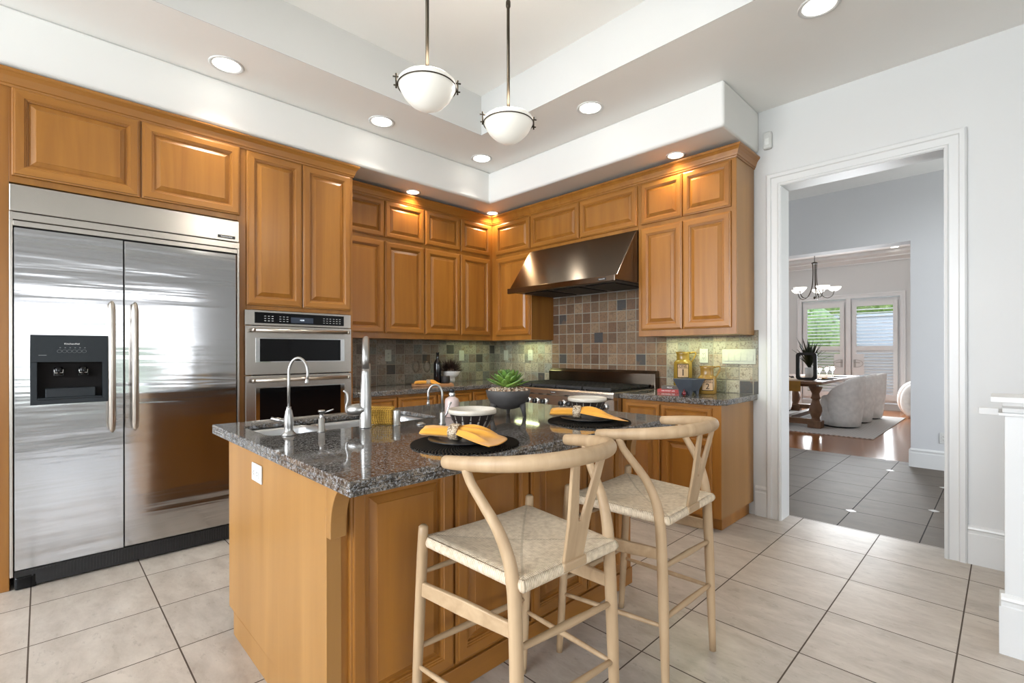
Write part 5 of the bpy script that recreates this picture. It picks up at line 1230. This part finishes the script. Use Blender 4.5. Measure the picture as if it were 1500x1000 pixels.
mb = MB(); rnd = random.Random(31)
for i in range(34):
    a = rnd.uniform(0,2*pi); l_ = rnd.uniform(.36,.62); tl = rnd.uniform(.05,.75) if i > 2 else .95; w_ = rnd.uniform(.020,.034); vs=[]; m=7
    for k_ in range(m):
        t = k_/(m-1); x = l_*t*sin(tl*(.6+.4*t)); z = .17+l_*t*cos(tl*(.6+.4*t)); ww = w_*(1-t)**.6*(.5+t*1.2 if t<.4 else 1)
        vs += [(x, -ww, z), (x, 0, z-.006), (x, ww, z)]
    fs = [(k_*3+q, k_*3+q+1, k_*3+q+4, k_*3+q+3) for k_ in range(m-1) for q in range(2)]
    mb.add(vs, fs, 0, True, Matrix.Rotation(a,4,'Z'))
mb.build('leaves', 'darkleaf', pp)
mb = MB(); mb.lathe([(.115,0),(.12,.008),(.02,.010),(.0,.01)], 36, cap1=False)
pm = tag(mb.build('placemat', 'mat', loc=(2.135,5.62,TZ+.0005)), 'black mat on the dining table beside the plant, holding a yellow napkin', 'placemat', 'dining placemats')
tag((lambda q: (COL.objects.link(q), q)[1])(pm.copy()), 'black mat at the middle of the right side of the dining table', 'placemat', 'dining placemats').location = (2.10,6.10,TZ+.0005)
q = pm.copy(); COL.objects.link(q); q.location = (2.10,6.80,TZ+.0005); tag(q, 'black mat at the far end of the dining table', 'placemat', 'dining placemats')
napkin((2.135,5.62,TZ+.012), 1.2, 'small yellow napkin on the dining table', 'dining napkins', 5, .55)
for i, (x, y, l_) in enumerate(((2.00,5.85,'wine glass on the dining table nearest the plant'),(2.02,6.25,'wine glass in the middle of the dining table'),(2.03,6.60,'wine glass on the dining table furthest from the plant'))): wineglass((x, y, TZ+.004), l_, 'dining wine glasses')
mb = MB(); rnd = random.Random(3)
for i in range(7): a = rnd.uniform(0,6.28); mb.tube([(.16*cos(a+t_*.9), .10*sin(a+t_*.9), .02+.03*abs(sin(3*t_+i))) for t_ in [k_/6 for k_ in range(7)]], .008, 6)
tag(mb.build('black_garland', 'blackmatte', loc=(1.60,5.25,TZ+.004)), 'dark twisted ornament on the runner at the left edge of the doorway', 'ornament')
# chandelier
ch = thing('chandelier', 'bronze chandelier with five lit glass bowls in the dining room', 'chandelier', (1.84,6.20,2.19))
mb = MB(); mb.lathe([(.012,0),(.02,.03),(.012,.05)], 14); mb.lathe([(.05,.645),(.05,.665),(.015,.68)], 18); mb.build('hub', 'bronze', ch)
mb = MB(); mb.tube([(0,0,.68),(0,0,3.37-2.19)], .006, 8)
mb.build('stem', 'bronze', ch)
for k_ in range(5):
    a = rad(20+72*k_); T = Matrix.Rotation(a,4,'Z'); mb = MB()
    mb.tube(bez([(.035,0,.655),(.03,0,.45),(.05,0,.22),(.12,0,.06),(.20,0,.015),(.27,0,.05),(.30,0,.125)], 30), .0065, 8, T=T); mb.lathe([(.03,.122),(.02,.135)], 14, (.30*cos(a), .30*sin(a), 0)); arm = mb.build('arm', 'bronze', ch)
    mb = MB(); mb.lathe([(.02,.132),(.06,.145),(.095,.175),(.108,.205),(.104,.205),(.09,.178),(.05,.152),(.0,.145)], 28, (.30*cos(a), .30*sin(a), 0), cap1=False); mb.build('glass_shade', 'opal2', arm)
can('small recessed light in the dining room ceiling', (2.69,8.60,3.37), .085, 'lens', 'recessed lights in the dining room')
# armchair
ac = thing('armchair', 'cream curved lounge chair at the edge of the dining room', 'armchair', (3.27,8.08,0.0), .2)
mb = MB(); mb.lathe([(.30,.16),(.34,.20),(.345,.38),(.31,.42),(.10,.43)], 28); mb.build('seat', 'boucle', ac)
mb = MB(); mb.tube(bez([(-.10,-.36,.0),(-.30,-.34,.10),(-.36,-.30,.30),(-.30,-.28,.50),(-.10,-.30,.60),(.20,-.32,.62)], 24), [.085]*3+[.10]*22, 14); mb.tube(bez([(-.10,.36,.0),(-.30,.34,.10),(-.36,.30,.30),(-.30,.28,.50),(-.10,.30,.60),(.20,.32,.62)], 24), [.085]*3+[.10]*22, 14); mb.build('arm', 'boucle', ac)
mb = MB(); mb.tube(bez([(.20,-.34,.60),(.36,-.2,.62),(.40,0,.63),(.36,.2,.62),(.20,.34,.60)], 20), .11, 14); mb.build('backrest', 'boucle', ac)
